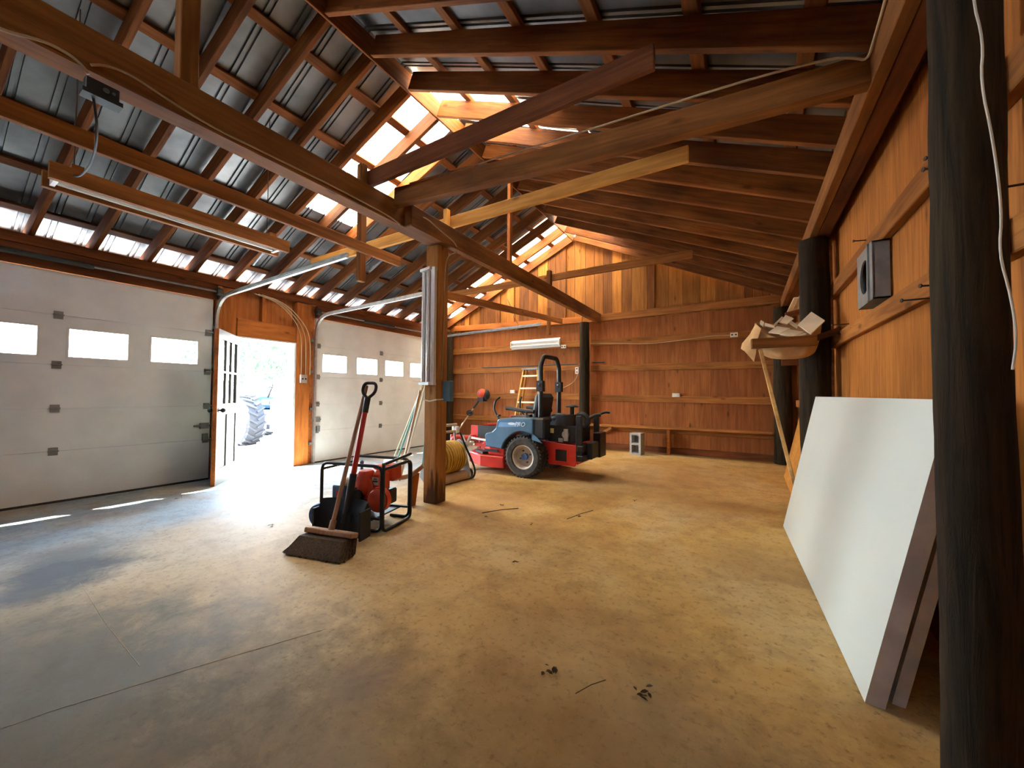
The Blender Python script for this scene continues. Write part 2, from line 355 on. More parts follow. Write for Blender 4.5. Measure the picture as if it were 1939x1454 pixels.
lw('door_post',2.475,2.53,-.155,2.59,-6.59,-6.43,'jamb','narrow orange timber edge against the right side of the nearer garage door','post')
lw('door_post',2.535,2.735,-.155,2.59,-6.595,-6.47,'jamb','wide orange post left of the open doorway','post')
lw('door_post',3.62,3.86,-.155,2.59,-6.595,-6.44,'jamb','wide orange post right of the open doorway carrying the light switch','post')
lw('door_header',2.74,3.615,1.90,2.17,-6.59,-6.45,'jamb','orange header board spanning over the open side doorway','board')
lw('cripple_stud',3.10,3.145,2.175,2.59,-6.59,-6.50,'jamb','short orange stud above the doorway header','stud')
lw('door_post',D2[1]+.02,D2[1]+.14,-.155,2.36,-6.59,-6.44,'brown','brown post past the far end of the farther garage door','post')
for i,(z) in enumerate((1.05,.62)):
    lw('wall_girt',D2[1]+.15,YB-.05,z-.07,z+.05,-6.59,-6.54,'girt',('upper','lower')[i]+' short girt on the left wall between garage door and corner log','board')
bm=BM(); bx(bm,(-6.605,YF,2.62),(-6.50,YB-.02,2.66)); struct('trim_7',bm,'brown',label='added blocking that stops light over the left wall behind the top plate')  # unseen strip added to stop light leaking over the wall top
bm=BM(); bx(bm,(-6.595,2.44,-.2),(-6.52,2.475,2.6)); bx(bm,(-6.595,3.86,-.2),(-6.53,4.0,2.6)); struct('trim_8',bm,'jamb',label='jamb boards behind the garage door edges beside the doorway')
# ---- garage doors
def garage(name,y0,y1,label,winx,right):
    root=empty(name,(-6.5,y0,fz(-6.5)),0,label,None,None,'structure'); w=y1-y0
    base=fz(-6.5); Z=[0,.41-base-.0,.875-base,1.35-base,1.90-base,DT-base]; Z=[0.02,.40-base,.87-base,1.35-base,1.90-base,DT-base]
    for k in range(5):
        bm=BM(); a,b=Z[k]+.0012,Z[k+1]-.0012
        bx(bm,(-.034,0,a-.02),(-.023,w,a+.02))
        if k==3:
            wz0,wz1=1.447-base,1.757-base; ys=[0]
            for q in winx: ys+= [q-y0,q-y0+.48]
            ys.append(w)
            bx(bm,(-.022,0,a),(.022,w,wz0)); bx(bm,(-.022,0,wz1),(.022,w,b))
            for i in range(0,len(ys),2): bx(bm,(-.022,ys[i],wz0),(.022,ys[i+1],wz1))
            p=obj('door_section',bm,M['doorwhite'],root)
            for q in winx:
                bm=BM(); bx(bm,(-.006,q-y0,wz0),(.0,q-y0+.48,wz1)); pane=obj('pane',bm,M['glass'],p)
                bm=BM()
                for (u0,u1,v0,v1) in ((-.02,0,wz0-.02,wz1+.02),(.48,.5,wz0-.02,wz1+.02),(0,.48,wz0-.02,wz0),(0,.48,wz1,wz1+.02)): bx(bm,(.018,q-y0+u0,v0),(.03,q-y0+u1,v1))
                obj('window_trim',bm,M['white'],p)
        else:
            bx(bm,(-.022,0,a),(.022,w,b))
            # pressed ribs
            for zz in (a+(b-a)*.33,a+(b-a)*.66): bx(bm,(.021,0.01,zz-.002),(.0235,w-.01,zz+.002))
            obj('door_section',bm,M['doorwhite'],root)
    bm=BM(); bx(bm,(-.03,0,-.005),(.03,w,.025)); obj('bottom_seal',bm,M['rubber'],root)
    for k in range(1,5):
        for yy in (w/2,w-.05,.05):
            bm=BM(); bx(bm,(.022,yy-.035,Z[k]-.045),(.032,yy+.035,Z[k]-.006)); bx(bm,(.022,yy-.035,Z[k]+.006),(.032,yy+.035,Z[k]+.04)); cyl(bm,(.036,yy-.04,Z[k]),(.036,yy+.04,Z[k]),.008,8)
            if yy!=w/2: cyl(bm,(.05,yy-.03,Z[k]),(.05,yy+.09*(1 if yy>w/2 else -1),Z[k]),.012,8)
            obj('hinge',bm,M['galv_dull'],root)
    bm=BM(); yy=w-.06 if not right else .06
    bx(bm,(.022,yy-.06,.72),(.05,yy+.04,.80)); cyl(bm,(.04,yy-.13,.76),(.04,yy+.05,.76),.012,8); bx(bm,(.022,yy-.03,.55),(.06,yy+.03,.65)); obj('latch',bm,M['galv_dull'],root)
    # torsion bar and drums
    bm=BM(); cyl(bm,(.12,-.05,DT-base+.105),(.12,w+.05,DT-base+.105),.013,10); obj('torsion_bar',bm,M['galv_dull'],root)
    for yy in (-.03,w+.03):
        bm=BM(); cyl(bm,(.12,yy-.035,DT-base+.105),(.12,yy+.035,DT-base+.105),.055,18); bx(bm,(.04,yy-.01,DT-base+.0),(.13,yy+.01,DT-base+.17)); obj('cable_drum',bm,M['darkbox'],root)
    s0=w*.32 if not right else w*.32
    bm=BM(); cyl(bm,(.12,s0,DT-base+.105),(.12,s0+.75,DT-base+.105),.03,14); obj('torsion_spring',bm,M['darkbox'],root)
    for q,(yy,xe) in enumerate(((-.045,3.0),(w+.045,3.0))):
        bm=BM(); pts=round_poly([(.06,yy,.02),(.06,yy,DT-base+.03),(xe,yy,DT-base+.10)],.38,7); pts=[Vector(p) for p in pts]
        # C-shaped rail swept along the path
        n=len(pts); prev=None
        for i,p in enumerate(pts):
            d=(pts[min(i+1,n-1)]-pts[max(i-1,0)]).normalized(); nrm=Vector((-d.z,0,d.x)); sgn=1 if q==0 else -1
            ring=[bm.verts.new(p+nrm*a+Vector((0,b*sgn,0))) for a,b in ((-.026,0),(.026,0),(.026,.034),(.019,.034),(.019,.005),(-.019,.005),(-.019,.034),(-.026,.034))]
            if prev:
                for k in range(8): bm.faces.new((prev[k],prev[(k+1)%8],ring[(k+1)%8],ring[k]))
            else: bm.faces.new(ring)
            prev=ring
        bm.faces.new(prev[::-1])
        obj('track',bm,M['galv'],root)
        for zz in (.35,.95,1.6,2.15):
            bm=BM(); bx(bm,(-.02,yy-.045,zz-.02),(.04,yy+.03,zz+.02)); obj('track_bracket',bm,M['galv_dull'],root)
    return root
garage('door_1',D1[0],D1[1],'nearer white sectional garage door with window panes, left of the open doorway',[-.31,.38,1.09,1.79],False)
garage('door_2',D2[0],D2[1],'farther white sectional garage door with window panes, right of the open doorway',[4.115,4.825,5.52,6.22],True)
# ---- doorway lining, threshold and open leaf
bm=BM(); bx(bm,(-6.64,2.735,-.2),(-6.44,2.755,1.9)); bx(bm,(-6.64,3.585,-.2),(-6.44,3.615,1.9)); bx(bm,(-6.64,2.755,1.88),(-6.44,3.585,1.9))
struct('trim_1',bm,'white',label='white painted jamb lining of the open side doorway')
def leaf():
    hx,hy=-6.43,2.75
    root=empty('door_3',(hx,hy,fz(-6.2)-.0),R(-38.6),'open white half-glass side door leaf with a dark knob beside the nearer garage door',None,None,'structure')
    # local: x along the leaf from the hinge, y thickness (visible face -y), z up
    w,h,t=.84,2.03,.044
    bm=BM()
    for a,b in (((0,-t/2,0),(.11,t/2,h)),((w-.11,-t/2,0),(w,t/2,h)),((.11,-t/2,0),(w-.11,t/2,.22)),((.11,-t/2,h-.12),(w-.11,t/2,h)),((.11,-t/2,.92),(w-.11,t/2,1.06)),((w/2-.05,-t/2,.22),(w/2+.05,t/2,.92))): bx(bm,a,b)
    obj('stile_frame',bm,M['leafpaint'],root)
    for a,b in (((.11,-.01,.22),(w/2-.05,.01,.92)),((w/2+.05,-.01,.22),(w-.11,.01,.92))):
        bm=BM(); bx(bm,a,b); obj('lower_panel',bm,M['leafpaint'],root)
    bm=BM(); gw=(w-.22)/3
    for k in (1,2): bx(bm,(.11+gw*k-.012,-t/2+.004,1.06),(.11+gw*k+.012,t/2-.004,h-.12))
    bx(bm,(.11,-t/2+.004,1.47),(w-.11,t/2-.004,1.495)); obj('muntin',bm,M['leafpaint'],root)
    for k in range(3):
        for z0,z1 in ((1.06,1.47),(1.495,h-.12)):
            bm=BM(); bx(bm,(.11+gw*k,-.003,z0),(.11+gw*(k+1),.003,z1)); obj('pane',bm,M['glass'],root)
    bm=BM(); bx(bm,(w,-t/2-.001,0),(w+.012,t/2+.001,h)); obj('edge_strip',bm,M['jamb'],root)
    for s in (-1,1):
        bm=BM(); sphere(bm,(w-.06,s*.07,.98),(.03,.028,.03)); cyl(bm,(w-.06,s*.02,.98),(w-.06,s*.06,.98),.012,10); cyl(bm,(w-.06,s*.021,.98),(w-.06,s*.027,.98),.032,16); obj('knob',bm,M['darkbox'],root,smooth=40)
    for z in (.25,1.0,1.75):
        bm=BM(); cyl(bm,(-.006,-.02,z-.05),(-.006,-.02,z+.05),.008,8); obj('hinge',bm,M['galv_dull'],root)
leaf()
# ------------------------------------------------------------------ back wall
bm=BM(); x=-6.62; k=0
sheets=[]
while x<XR+.1:
    x1=min(x+1.22,XR+.12); sheets.append((x,x1)); x=x1
def ply_sheet_mat(i):
    t=(.50,.64,.54,.72,.60,.50,.66)[i%7]; q=(1.0,1.0,1.02,.94,1.04,1.0,.98)[i%7]
    return wood('plywood_sheet_%d'%i,(.36*t,.128*t*q,.043*t*q),(.58*t,.232*t*q,.08*t*q),axis=2,var=0.,gs=.9,stain=(.6,.48,.4),bump=.05)
wb=None
GP=[(-6.64,-.25),(XR+.12,-.25),(XR+.12,rz(XR+.12)+.12),(RX,RZ+.12),(-6.64,rz(-6.64)+.12)]
bm=BM(); prism(bm,GP,.04,Matrix(((1,0,0,0),(0,0,-1,YB+.07),(0,1,0,0),(0,0,0,1))))
wb=struct('wall_back',bm,'ply',label='plywood back wall under vertical gable boards')
for i,(a,b) in enumerate(sheets):
    bm=BM(); bx(bm,(a+.002,YB+.03,max(fz(a),-.17)),(b-.002,YB+.05,2.62)); obj('plywood_sheet',bm,ply_sheet_mat(i),wb)
x=-6.55; i=0; random.seed(11)
gb=[('gable_a',(.24,.105,.023),(.42,.205,.05)),('gable_b',(.17,.07,.017),(.32,.145,.035)),('gable_c',(.09,.036,.009),(.20,.085,.022))]
gmat=[wood(n,a,b,axis=2,var=.2,gs=.9,stain=(.5,.45,.35)) for n,a,b in gb]
while x<XR+.05:
    w=random.choice((.19,.24,.24,.29,.14)); x1=min(x+w,XR+.1); off=random.choice((0,.03,0,.03))
    z1a,z1b=rz(x)+.06,rz(x1)+.06; bm=BM()
    y0,y1=YB+.028-off,YB+.05-off
    pts=[(x+.003,2.55),(x1-.003,2.55),(x1-.003,z1b)]
    if x<RX<x1: pts.append((RX,RZ+.06))
    pts.append((x+.003,z1a))
    prism(bm,pts,.022,Matrix(((1,0,0,0),(0,0,-1,(y0+y1)/2),(0,1,0,0),(0,0,0,1)))); obj('gable_board',bm,random.choice(gmat),wb); x=x1
# tie beams, girts
T='back wall horizontal timbers'
board('tie_beam',(-6.28,YB-.035,2.708),(-2.87,YB-.035,2.615),.06,.13,M['jamb'],'orange tie beam across the back wall left of the central log post','beam',T)
board('tie_beam',(-2.865,YB-.035,2.615),(.48,YB-.035,2.635),.06,.135,M['girt'],'brown tie beam across the back wall right of the central log post','beam',T)
gl=[('top',2.13,2.12),('second',1.64,1.60),('third',1.03,1.0)]
for nm,zl,zr in gl:
    board('wall_girt',(-6.4,YB+.008,zl),(-2.9,YB+.008,zl),.036,.135,M['girt'],f'{nm} girt from the top on the back wall left of the central log post','board',T)
    board('wall_girt',(-2.7,YB+.008,zr+.01),(.62,YB+.008,zr-.02),.036,.125,M['girt'],f'{nm} girt from the top on the back wall right of the central log post','board',T)
board('wall_girt',(-6.4,YB+.008,.50),(-2.9,YB+.008,.50),.036,.12,M['girt'],'lowest girt on the back wall behind the mower','board',T)
board('kick_board',(-6.4,YB+.01,-.02),(-2.5,YB+.01,.05),.03,.16,M['galv_dull'],'grey kick board at the foot of the back wall behind the mower','board')
board('kick_board',(-2.5,YB+.01,.05),(.62,YB+.01,.05),.03,.12,M['brown'],'dark kick board at the foot of the back wall under the bench','board')
t=empty('wall_bench',(-2.65,YB-.16,.0),0,'long plank bench fixed along the back wall right of the log post','bench')
board('seat_plank',(-2.72,YB-.15,.475),(.355,YB-.15,.475),.26,.035,M['girt'],parent=t)
board('ledger',(-2.72,YB-.02,.41),(.46,YB-.02,.41),.035,.09,M['girt'],parent=t)
board('leg',(-1.2,YB-.09,0.),(-1.2,YB-.09,.457),.10,.05,M['ply_right'],parent=t,up=(1,0,0))
board('brace',(-2.45,YB-.05,.30),(-2.2,YB-.2,.44),.05,.05,M['girt'],parent=t)
# logs
def log(x,y,r,z1,label,lean=(0,0),name='log_post',seed=1,z0=None):
    rnd=random.Random(seed); bm=BM(); n=26; seg=22; z0=fz(x) if z0 is None else z0; rings=[]
    for i in range(n+1):
        z=z0+(z1-z0)*i/n; rr=r*(1.06-.12*i/n)*(1+rnd.uniform(-.02,.02))
        rings.append([bm.verts.new((rr*(1+.035*math.sin(3*k*2*math.pi/seg+i*.4)+rnd.uniform(-.018,.018))*math.cos(2*math.pi*k/seg)+lean[0]*i/n,rr*(1+.03*math.sin(2*k*2*math.pi/seg-i*.3)+rnd.uniform(-.018,.018))*math.sin(2*math.pi*k/seg)+lean[1]*i/n,z)) for k in range(seg)])
    for a,b in zip(rings,rings[1:]):
        for k in range(seg): bm.faces.new((a[k],a[(k+1)%seg],b[(k+1)%seg],b[k]))
    bm.faces.new(rings[0][::-1]); bm.faces.new(rings[-1])
    o=obj(name,bm,M['log'],None,Matrix.Translation((x,y,0)),smooth=60); return tag(o,label,'post','dark log posts','thing')
log(-2.78,YB-.16,.10,2.53,'dark round log post in the middle of the back wall behind the mower',seed=2)
log(-6.36,YB-.12,.09,2.62,'dark round log post in the far left corner behind the square timber post',seed=3)
log(.50,YB-.16,.12,2.462,'dark round log post in the far right corner of the back wall',seed=4)
log(.535,4.35,.115,2.462,'dark round log post on the right wall behind the hanging canvas bag',seed=5)
log(.485,1.42,.066,2.40,'nearest dark log post standing in front of the leaning white panel',seed=6,lean=(-.0,.0))
# ------------------------------------------------------------------ right wall
bm=BM(); bx(bm,(XR,YF-.1,0),(XR+.03,YB+.1,2.72))
wr=struct('wall_right',bm,'ply_right',label='warm plywood right wall with rough girts and nails')
bm=BM(); bx(bm,(XR-.06,5.02,0),(XR-.001,5.08,2.46)); bx(bm,(XR-.03,4.55,0),(XR-.001,4.60,2.46)); struct('trim_2',bm,'rafter',label='narrow battens on the right wall beyond the log post')
G='right wall girts'
board('wall_girt',(XR-.022,4.5,1.995),(XR-.022,1.2,1.99),.042,.115,M['girt'],'upper girt on the right wall above the square metal vent','board',G)
board('wall_girt',(XR-.022,4.5,1.545),(XR-.022,1.2,1.515),.042,.105,M['girt'],'middle girt on the right wall below the square metal vent','board',G)
board('wall_girt',(XR-.022,YB-.3,1.60),(XR-.022,4.6,1.60),.042,.105,M['girt'],'dark girt on the right wall beyond the canvas bag','board',G)
board('wall_girt',(XR-.022,7.3,.95),(XR-.022,4.6,.95),.042,.105,M['girt'],'low girt on the right wall behind the leaning wood sheet','board',G)
board('eave_beam',(.525,YF,2.549),(.525,YB-.02,2.549),.055,.160,M['beam'],'heavy eave beam along the right wall under the rafter ends','beam','right eave timbers')
board('eave_beam',(.60,YF,2.52),(.60,YB-.02,2.52),.09,.10,M['brown'],'brown plank on the underside of the right eave beside the wall','beam','right eave timbers')
bm=BM(); bx(bm,(.56,YF,2.575),(.70,YB-.02,2.90)); struct('trim_3',bm,'brown',label='blocking that closes the right eave above the beam')
# nails in the right wall
for i,(x,y,z,l,dz) in enumerate([(.655,1.96,1.915,.10,0),(.66,1.93,1.86,.12,.003),(.655,2.12,1.44,.13,-.004),(.655,2.0,1.46,.11,.002),(.655,1.75,1.50,.08,0),(.655,3.75,1.60,.10,-.003),(.655,4.0,1.56,.09,0),(.655,3.2,2.04,.07,0),(.69,1.66,1.655,.17,-.005)]):
    bm=BM(); cyl(bm,(0,0,0),(-l,-.02,dz),.0035,8); cyl(bm,(-l,-.02,dz),(-l-.004,-.021,dz),.008,10)
    o=obj('wall_nail',bm,M['rust'],None,Matrix.Translation((x+.01,y,z)))
    tag(o,['long nail above the upper girt, upper of two near the log post','long nail in the upper girt, lower of two near the log post','long nail in the middle girt, left of a parallel pair','long nail in the middle girt, right of a parallel pair','nail in the middle girt right at the near log post','nail in the middle girt beside the hanging canvas bag','nail in the middle girt nearest the canvas bag','nail standing above the upper girt over the vent','longest black nail sticking out between the two girts by the near log'][i],'nail','nails in the right wall','thing')
# metal vent
t=empty('wall_vent',(XR-.01,3.05,1.77),0,'square galvanized vent collar with round hole on the right wall','vent')
bm=BM(); 
fr=[(-.2,.2),(.2,.2)]
def ringplate(bm,hs,r,x0,x1,seg=32):
    outer=[];inner=[]
    for k in range(seg):
        a=2*math.pi*k/seg; c,s=math.cos(a),math.sin(a); q=hs/max(abs(c),abs(s)); outer.append((q*c,q*s)); inner.append((r*c,r*s))
    def vs(p,x): return [bm.verts.new((x,a,b)) for a,b in p]
    o0,i0,o1,i1=vs(outer,x0),vs(inner,x0),vs(outer,x1),vs(inner,x1)
    for k in range(seg):
        j=(k+1)%seg
        bm.faces.new((o0[k],o0[j],i0[j],i0[k])); bm.faces.new((o1[k],i1[k],i1[j],o1[j])); bm.faces.new((o0[k],o1[k],o1[j],o0[j])); bm.faces.new((i0[k],i0[j],i1[j],i1[k]))
ringplate(bm,.165,.10,-.075,-.065); obj('front_plate',bm,M['galv_dull'],t)
bm=BM(); bx(bm,(-.07,-.165,.155),(-.0,.165,.165)); bx(bm,(-.07,-.165,-.165),(-.0,.165,-.155)); bx(bm,(-.07,.155,-.165),(-.0,.165,.165)); bx(bm,(-.07,-.165,-.165),(-.0,-.155,.165)); bx(bm,(-.085,-.115,-.165),(-.074,-.095,.165)); obj('casing',bm,M['galv_dull'],t)
bm=BM(); ringplate(bm,.0,.0,0,0) if False else cyl(bm,(-.004,0,0),(-.012,0,0),.11,28); obj('dark_opening',bm,M['black'],t)
board('wall_stud',(XR-.066,1.70,0.),(XR-.066,1.70,2.45),.042,.05,M['girt'],'bare wall stud at the extreme right just beyond the nearest log','stud',up=(0,1,0))
# front wall behind the viewpoint
bm=BM(); prism(bm,GP,.04,Matrix(((1,0,0,0),(0,0,-1,YF-.03),(0,1,0,0),(0,0,0,1)))); struct('wall_front',bm,'ply',label='plywood end wall')
# ------------------------------------------------------------------ roof
RV=.198+.049     # rafter depth plus purlin thickness, vertical
def roofpan(y0,y1,side,s0,s1,lift=0.,ph=0.):
    bm=BM(); ys=[]; k=math.floor((y0-ph)/.23)-1
    while ph+k*.23<y1+.3:
        for dy,h in ((0,0),(.003,.022),(.020,.022),(.023,0),(.046,0),(.049,.022),(.066,.022),(.069,0),(.15,.0)): ys.append((ph+k*.23+dy,h))
        k+=1
    ys=[(y0,0)]+[q for q in ys if y0+.001<q[0]<y1-.001]+[(y1,0)]
    rows=[]
    for s in (s0,s1):
        x=RX+side*s; rows.append([bm.verts.new((x,y,RZ+RV-SL*s+h+lift)) for y,h in ys])
    for i in range(len(ys)-1): bm.faces.new((rows[0][i],rows[0][i+1],rows[1][i+1],rows[1][i]))
    return bm
SK=[(2.93,3.75),(6.60,7.46)]
SE={-1:3.95,1:4.02}; SKE={(0,-1):2.08,(0,1):1.75,(1,-1):3.25,(1,1):1.2}
spans=[(YF-.1,SK[0][0]),(SK[0][1],SK[1][0]),(SK[1][1],YB+.25)]
bm=BM()
for sd in (-1,1):
    for a,b in spans:
        q=roofpan(a,b,sd,-.01,SE[sd]); me=bpy.data.meshes.new('tmp'); q.to_mesh(me); q.free(); bm.from_mesh(me); bpy.data.meshes.remove(me)
for i,(a,b) in enumerate(SK):
    for sd in (-1,1):
        q=roofpan(a-.02,b+.02,sd,SKE[i,sd]-.03,SE[sd]); me=bpy.data.meshes.new('tmp'); q.to_mesh(me); q.free(); bm.from_mesh(me); bpy.data.meshes.remove(me)
ceil=obj('ceiling',bm,M['steel']); ceil['kind']='structure'; ceil['label']='ribbed galvanized steel roofing seen from below'
bm=BM(); 
for a,b in spans:
    for sd in (-1,1): 
        c=[bm.verts.new((RX+sd*s,y,RZ+RV+.035-SL*s)) for y in (a,b) for s in (0,.2)]; bm.faces.new((c[0],c[1],c[3],c[2]))
struct('trim_4',bm,'steel',label='steel ridge cap')
n=1
for i_,(a,b) in enumerate(SK):
    for sd in (-1,1):
        bm=roofpan(a-.02,b+.02,sd,.0,SKE[i_,sd],.004); o=obj('window_%d'%n,bm,M['fibreglass']); n+=1
        o['kind']='structure'; o['label']=('near' if a<5 else 'far')+' translucent skylight strip on the '+('left' if sd<0 else 'right')+' roof slope'
# leaf litter lying on the skylights
def litter(name,y0,y1,side,s0,s1,edge,seed,label,hole=.0):
    rnd=random.Random(seed); bm=BM(); ns=max(4,int((s1-s0)/.07)); ny=max(4,int((y1-y0)/.06)); g=[]
    for i in range(ns+1):
        row=[]
        for j in range(ny+1):
            s=s0+(s1-s0)*i/ns+(rnd.uniform(-.03,.03)); y=y0+(y1-y0)*j/ny+rnd.uniform(-.025,.025)
            row.append(bm.verts.new((RX+side*s,y,RZ+RV-SL*s+.024+rnd.uniform(0,.02))))
        g.append(row)
    for i in range(ns):
        for j in range(ny):
            t=min(i,ns-1-i,)/ns
            if rnd.random()<hole or (i<2 and rnd.random()<edge) or (i>ns-3 and rnd.random()<edge) : continue
            bm.faces.new((g[i][j],g[i+1][j],g[i+1][j+1],g[i][j+1]))
    lo=[v for v in bm.verts if not v.link_faces]; bmesh.ops.delete(bm,geom=lo,context='VERTS')
    o=obj(name,bm,M['litter']); tag(o,label,'leaves',None,'stuff')
litter('leaf_litter',2.93,3.75,1,1.12,1.78,.5,3,'dark matted leaves covering the near skylight on the right roof slope',.012)
litter('leaf_litter',2.93,3.75,-1,1.34,1.72,.55,4,'leaf debris lying on the near skylight just below the center beam',.22)
litter('leaf_litter',6.62,7.44,-1,2.3,2.8,.5,8,'leaf mat on the lower far skylight, left slope',.12)
for k,(s,y,r) in enumerate([(.72,3.02,.05),(.95,3.12,.035),(.8,3.18,.03),(1.25,3.5,.03)]):
    bm=BM(); rnd=random.Random(k); vs=[bm.verts.new((RX-(s+r*math.cos(a)*rnd.uniform(.5,1.2)),y+r*math.sin(a)*rnd.uniform(.5,1.3),RZ+RV-SL*(s+r*math.cos(a))+.03)) for a in [i*math.pi/4 for i in range(8)]]; bm.faces.new(vs)
    r_=bmesh.ops.extrude_face_region(bm,geom=bm.faces[:]); bmesh.ops.translate(bm,vec=(0,0,.004),verts=[v for v in r_['geom'] if isinstance(v,bmesh.types.BMVert)])
    tag(obj('fallen_leaf',bm,M['leaf']),['dead leaf on the near skylight, highest of a cluster','dead leaf on the near skylight, lowest of a cluster','dead leaf on the near skylight, middle of a cluster','dead leaf on the near skylight beside the dark collar tie'][k],'leaf','leaves on the skylight','thing')
# rafters
RY=[-1.86,-1.39,-.92,-.44,.04,.51,.98,1.45,1.93,2.40,2.88,3.33,3.78,4.23,4.70,5.17,5.63,6.10,6.56,7.03,7.50]
RE={2.40:2.35,2.88:2.76,3.33:3.17,3.78:3.58,4.23:4.0,4.70:4.42,5.17:4.86,5.63:5.3,6.10:5.76,6.56:6.25,7.03:6.82,7.50:7.46}
def place(i,n,side):
    # count from the back gable
    k=n-1-i
    return ORD[k] if k<len(ORD) else str(k+1)
N=len(RY)
for i,y in enumerate(RY):
    if y<-.6: 
        continue
    k=N-1-i; who=ORD[k] if k<len(ORD) else None
    dl=-.2 if y<4.6 else -.2+(y-4.6)/2.9*.17
    ye=y+dl*(3.93/3.39)
    board('rafter',(RX-.058,y+.023,rz(RX-.058)+.099),(-7.0,ye+.022,rz(-7.)+.099),.044,.18,M['rafter'],f'{who} rafter of the left roof slope counting from the back gable','rafter','left slope rafters',up=(-SL,0,1))
    yr=RE.get(y,y); ye=y+(yr-y)*(3.85/3.57)
    board('rafter',(RX+.058,y-.024,rz(RX+.058)+.099),(.78,ye-.024,rz(.78)+.099),.044,.18,M['rafter'],f'{who} rafter of the right roof slope counting from the back gable','rafter','right slope rafters',up=(SL,0,1))
board('ridge_board',(RX,YF,RZ+.09),(RX,YB-.0,RZ+.09),.024,.22,M['rafter'],'ridge board running along the peak between the two roof slopes','beam')
PX=[.50,1.09,1.67,2.25,2.83,3.38,3.80]
for k,s in enumerate(PX):
    for sd in (-1,1):
        if k==6 and sd>0: continue
        x=RX+sd*s; z=rz(x)+.198+.0235
        who=ORD[k] if k<6 else 'lowest'
        board('purlin',(x,YF,z),(x,YB+.2,z),.092,.038,M['purlin'],f'{who} purlin below the ridge on the {"left" if sd<0 else "right"} roof slope','purlin',('left' if sd<0 else 'right')+' slope purlins',up=(sd*SL,0,1))
# ------------------------------------------------------------------ centre post, beams, collars
board('timber_post',(-2.62,2.86,0),(-2.62,2.86,2.515),.155,.155,M['post'],'square timber post standing in the middle of the barn under the center beam','post',up=(1,0,0),bevel=.006)
board('center_beam',(-2.63,YF,2.63),(-2.63,2.93,2.63),.14,.20,M['beam'],'near center beam running from overhead to the square timber post','beam','center beams',bevel=.008)
board('center_beam',(-2.515,2.36,2.615),(-2.515,YB-.06,2.60),.09,.19,M['beam'],'far center beam running from the square timber post to the back wall','beam','center beams',bevel=.008)
for (nm,x,y,z0,z1,w,mat,lab) in [('king_stud',-2.62,.83,2.735,3.6,.085,'beam','thick stud rising from the near center beam toward the ridge'),('king_stud',-2.70,2.03,2.735,2.95,.06,'beam','short dark stub on the center beam beside the dark collar tie'),
                            ('king_stud',-2.76,3.15,2.72,3.06,.055,'pale','short bright stub on the far center beam beside the brightest collar tie'),('king_stud',-2.64,5.46,2.70,3.02,.07,'girt','short stub on the far center beam near the back wall')]:
    board(nm,(x,y,z0),(x,y,z1),w,w,M[mat],lab,'stud','studs on the center beam',up=(1,0,0))
board('collar_tie',(-2.76,2.10,2.86),(-.40,2.10,2.86),.04,.135,M['brown'],'dark collar tie crossing in front of the bright skylight to the right rafters','collar tie','collar ties')
board('collar_tie',(-5.35,3.2,2.935),(-.36,3.2,2.925),.04,.125,M['pale'],'brightest yellow collar tie beyond the square post','collar tie','collar ties')
board('collar_tie',(-5.35,5.5,2.915),(-.58,5.5,2.92),.04,.105,M['girt'],'farthest collar tie close to the back gable','collar tie','collar ties')
board('cross_beam',(-2.555,2.27,2.74),(.499,2.32,2.545),.06,.15,M['beam'],'long twisted beam with a cable, from the center beam to the right eave','beam',twist=R(-9),sag=.02)
board('hanger_stud',(-3.36,2.53,2.20),(-3.36,2.53,2.98),.075,.06,M['girt'],'vertical hanger holding the end of the nearer door track','stud','door track hangers',up=(1,0,0))
board('king_stud',(-2.515,4.06,2.715),(-2.515,4.06,3.75),.06,.045,M['jamb'],'tall orange stud on the far center beam beyond the brightest collar tie','stud','studs on the center beam',up=(1,0,0))
board('hanger_stud',(-3.36,6.93,2.26),(-3.36,6.93,2.80),.075,.06,M['girt'],'vertical hanger holding the end of the far door track at the back wall','stud','door track hangers',up=(1,0,0))
board('track_rail',(-3.2,YF,2.485),(-3.2,2.9,2.485),.04,.10,M['girt'],'long board hung parallel to the center beam, near half','board','track support boards')
board('track_rail',(-3.2,3.3,2.27),(-3.2,7.2,2.565),.045,.10,M['girt'],'long board hung parallel to the center beam, far half beyond the post','board','track support boards')
# ------------------------------------------------------------------ cables and boxes
def cable(name,pts,r,mat,label,cat='cable',it=2,group=None):
    bm=BM(); tube(bm,smooth_path(pts,it),r,8); o=obj(name,bm,M[mat],None,smooth=60); return tag(o,label,cat,group,'thing')
X0=-2.553
cable('electric_cable',[(X0,.1,2.50),(X0,.217,2.505),(X0,.318,2.55),(X0,.393,2.55),(X0,.434,2.53),(X0,.455,2.50)],.0065,'cable','electric cable on the near beam leading into the left of the junction box')
cable('electric_cable',[(X0,.462,2.55),(X0,.508,2.585),(X0,.597,2.60),(X0,.718,2.575),(X0,.924,2.545),(X0,1.14,2.55),(X0,1.396,2.555),(X0,1.706,2.56),(X0,1.985,2.555),(X0,2.199,2.55),(X0+.01,2.3,2.52)],.006,'cable','long electric cable stapled along the near center beam from the junction box')
cable('electric_cable',[(-2.40,2.27,2.825),(-1.9,2.27,2.785),(-1.2,2.275,2.745),(-.6,2.28,2.715),(0,2.285,2.69),(.35,2.285,2.65),(.44,2.27,2.60),(.48,2.26,2.56),(.49,2.2,2.60),(.49,1.9,2.66),(.49,1.6,2.68)],.006,'cable','electric cable running along the twisted cross beam to the right eave')
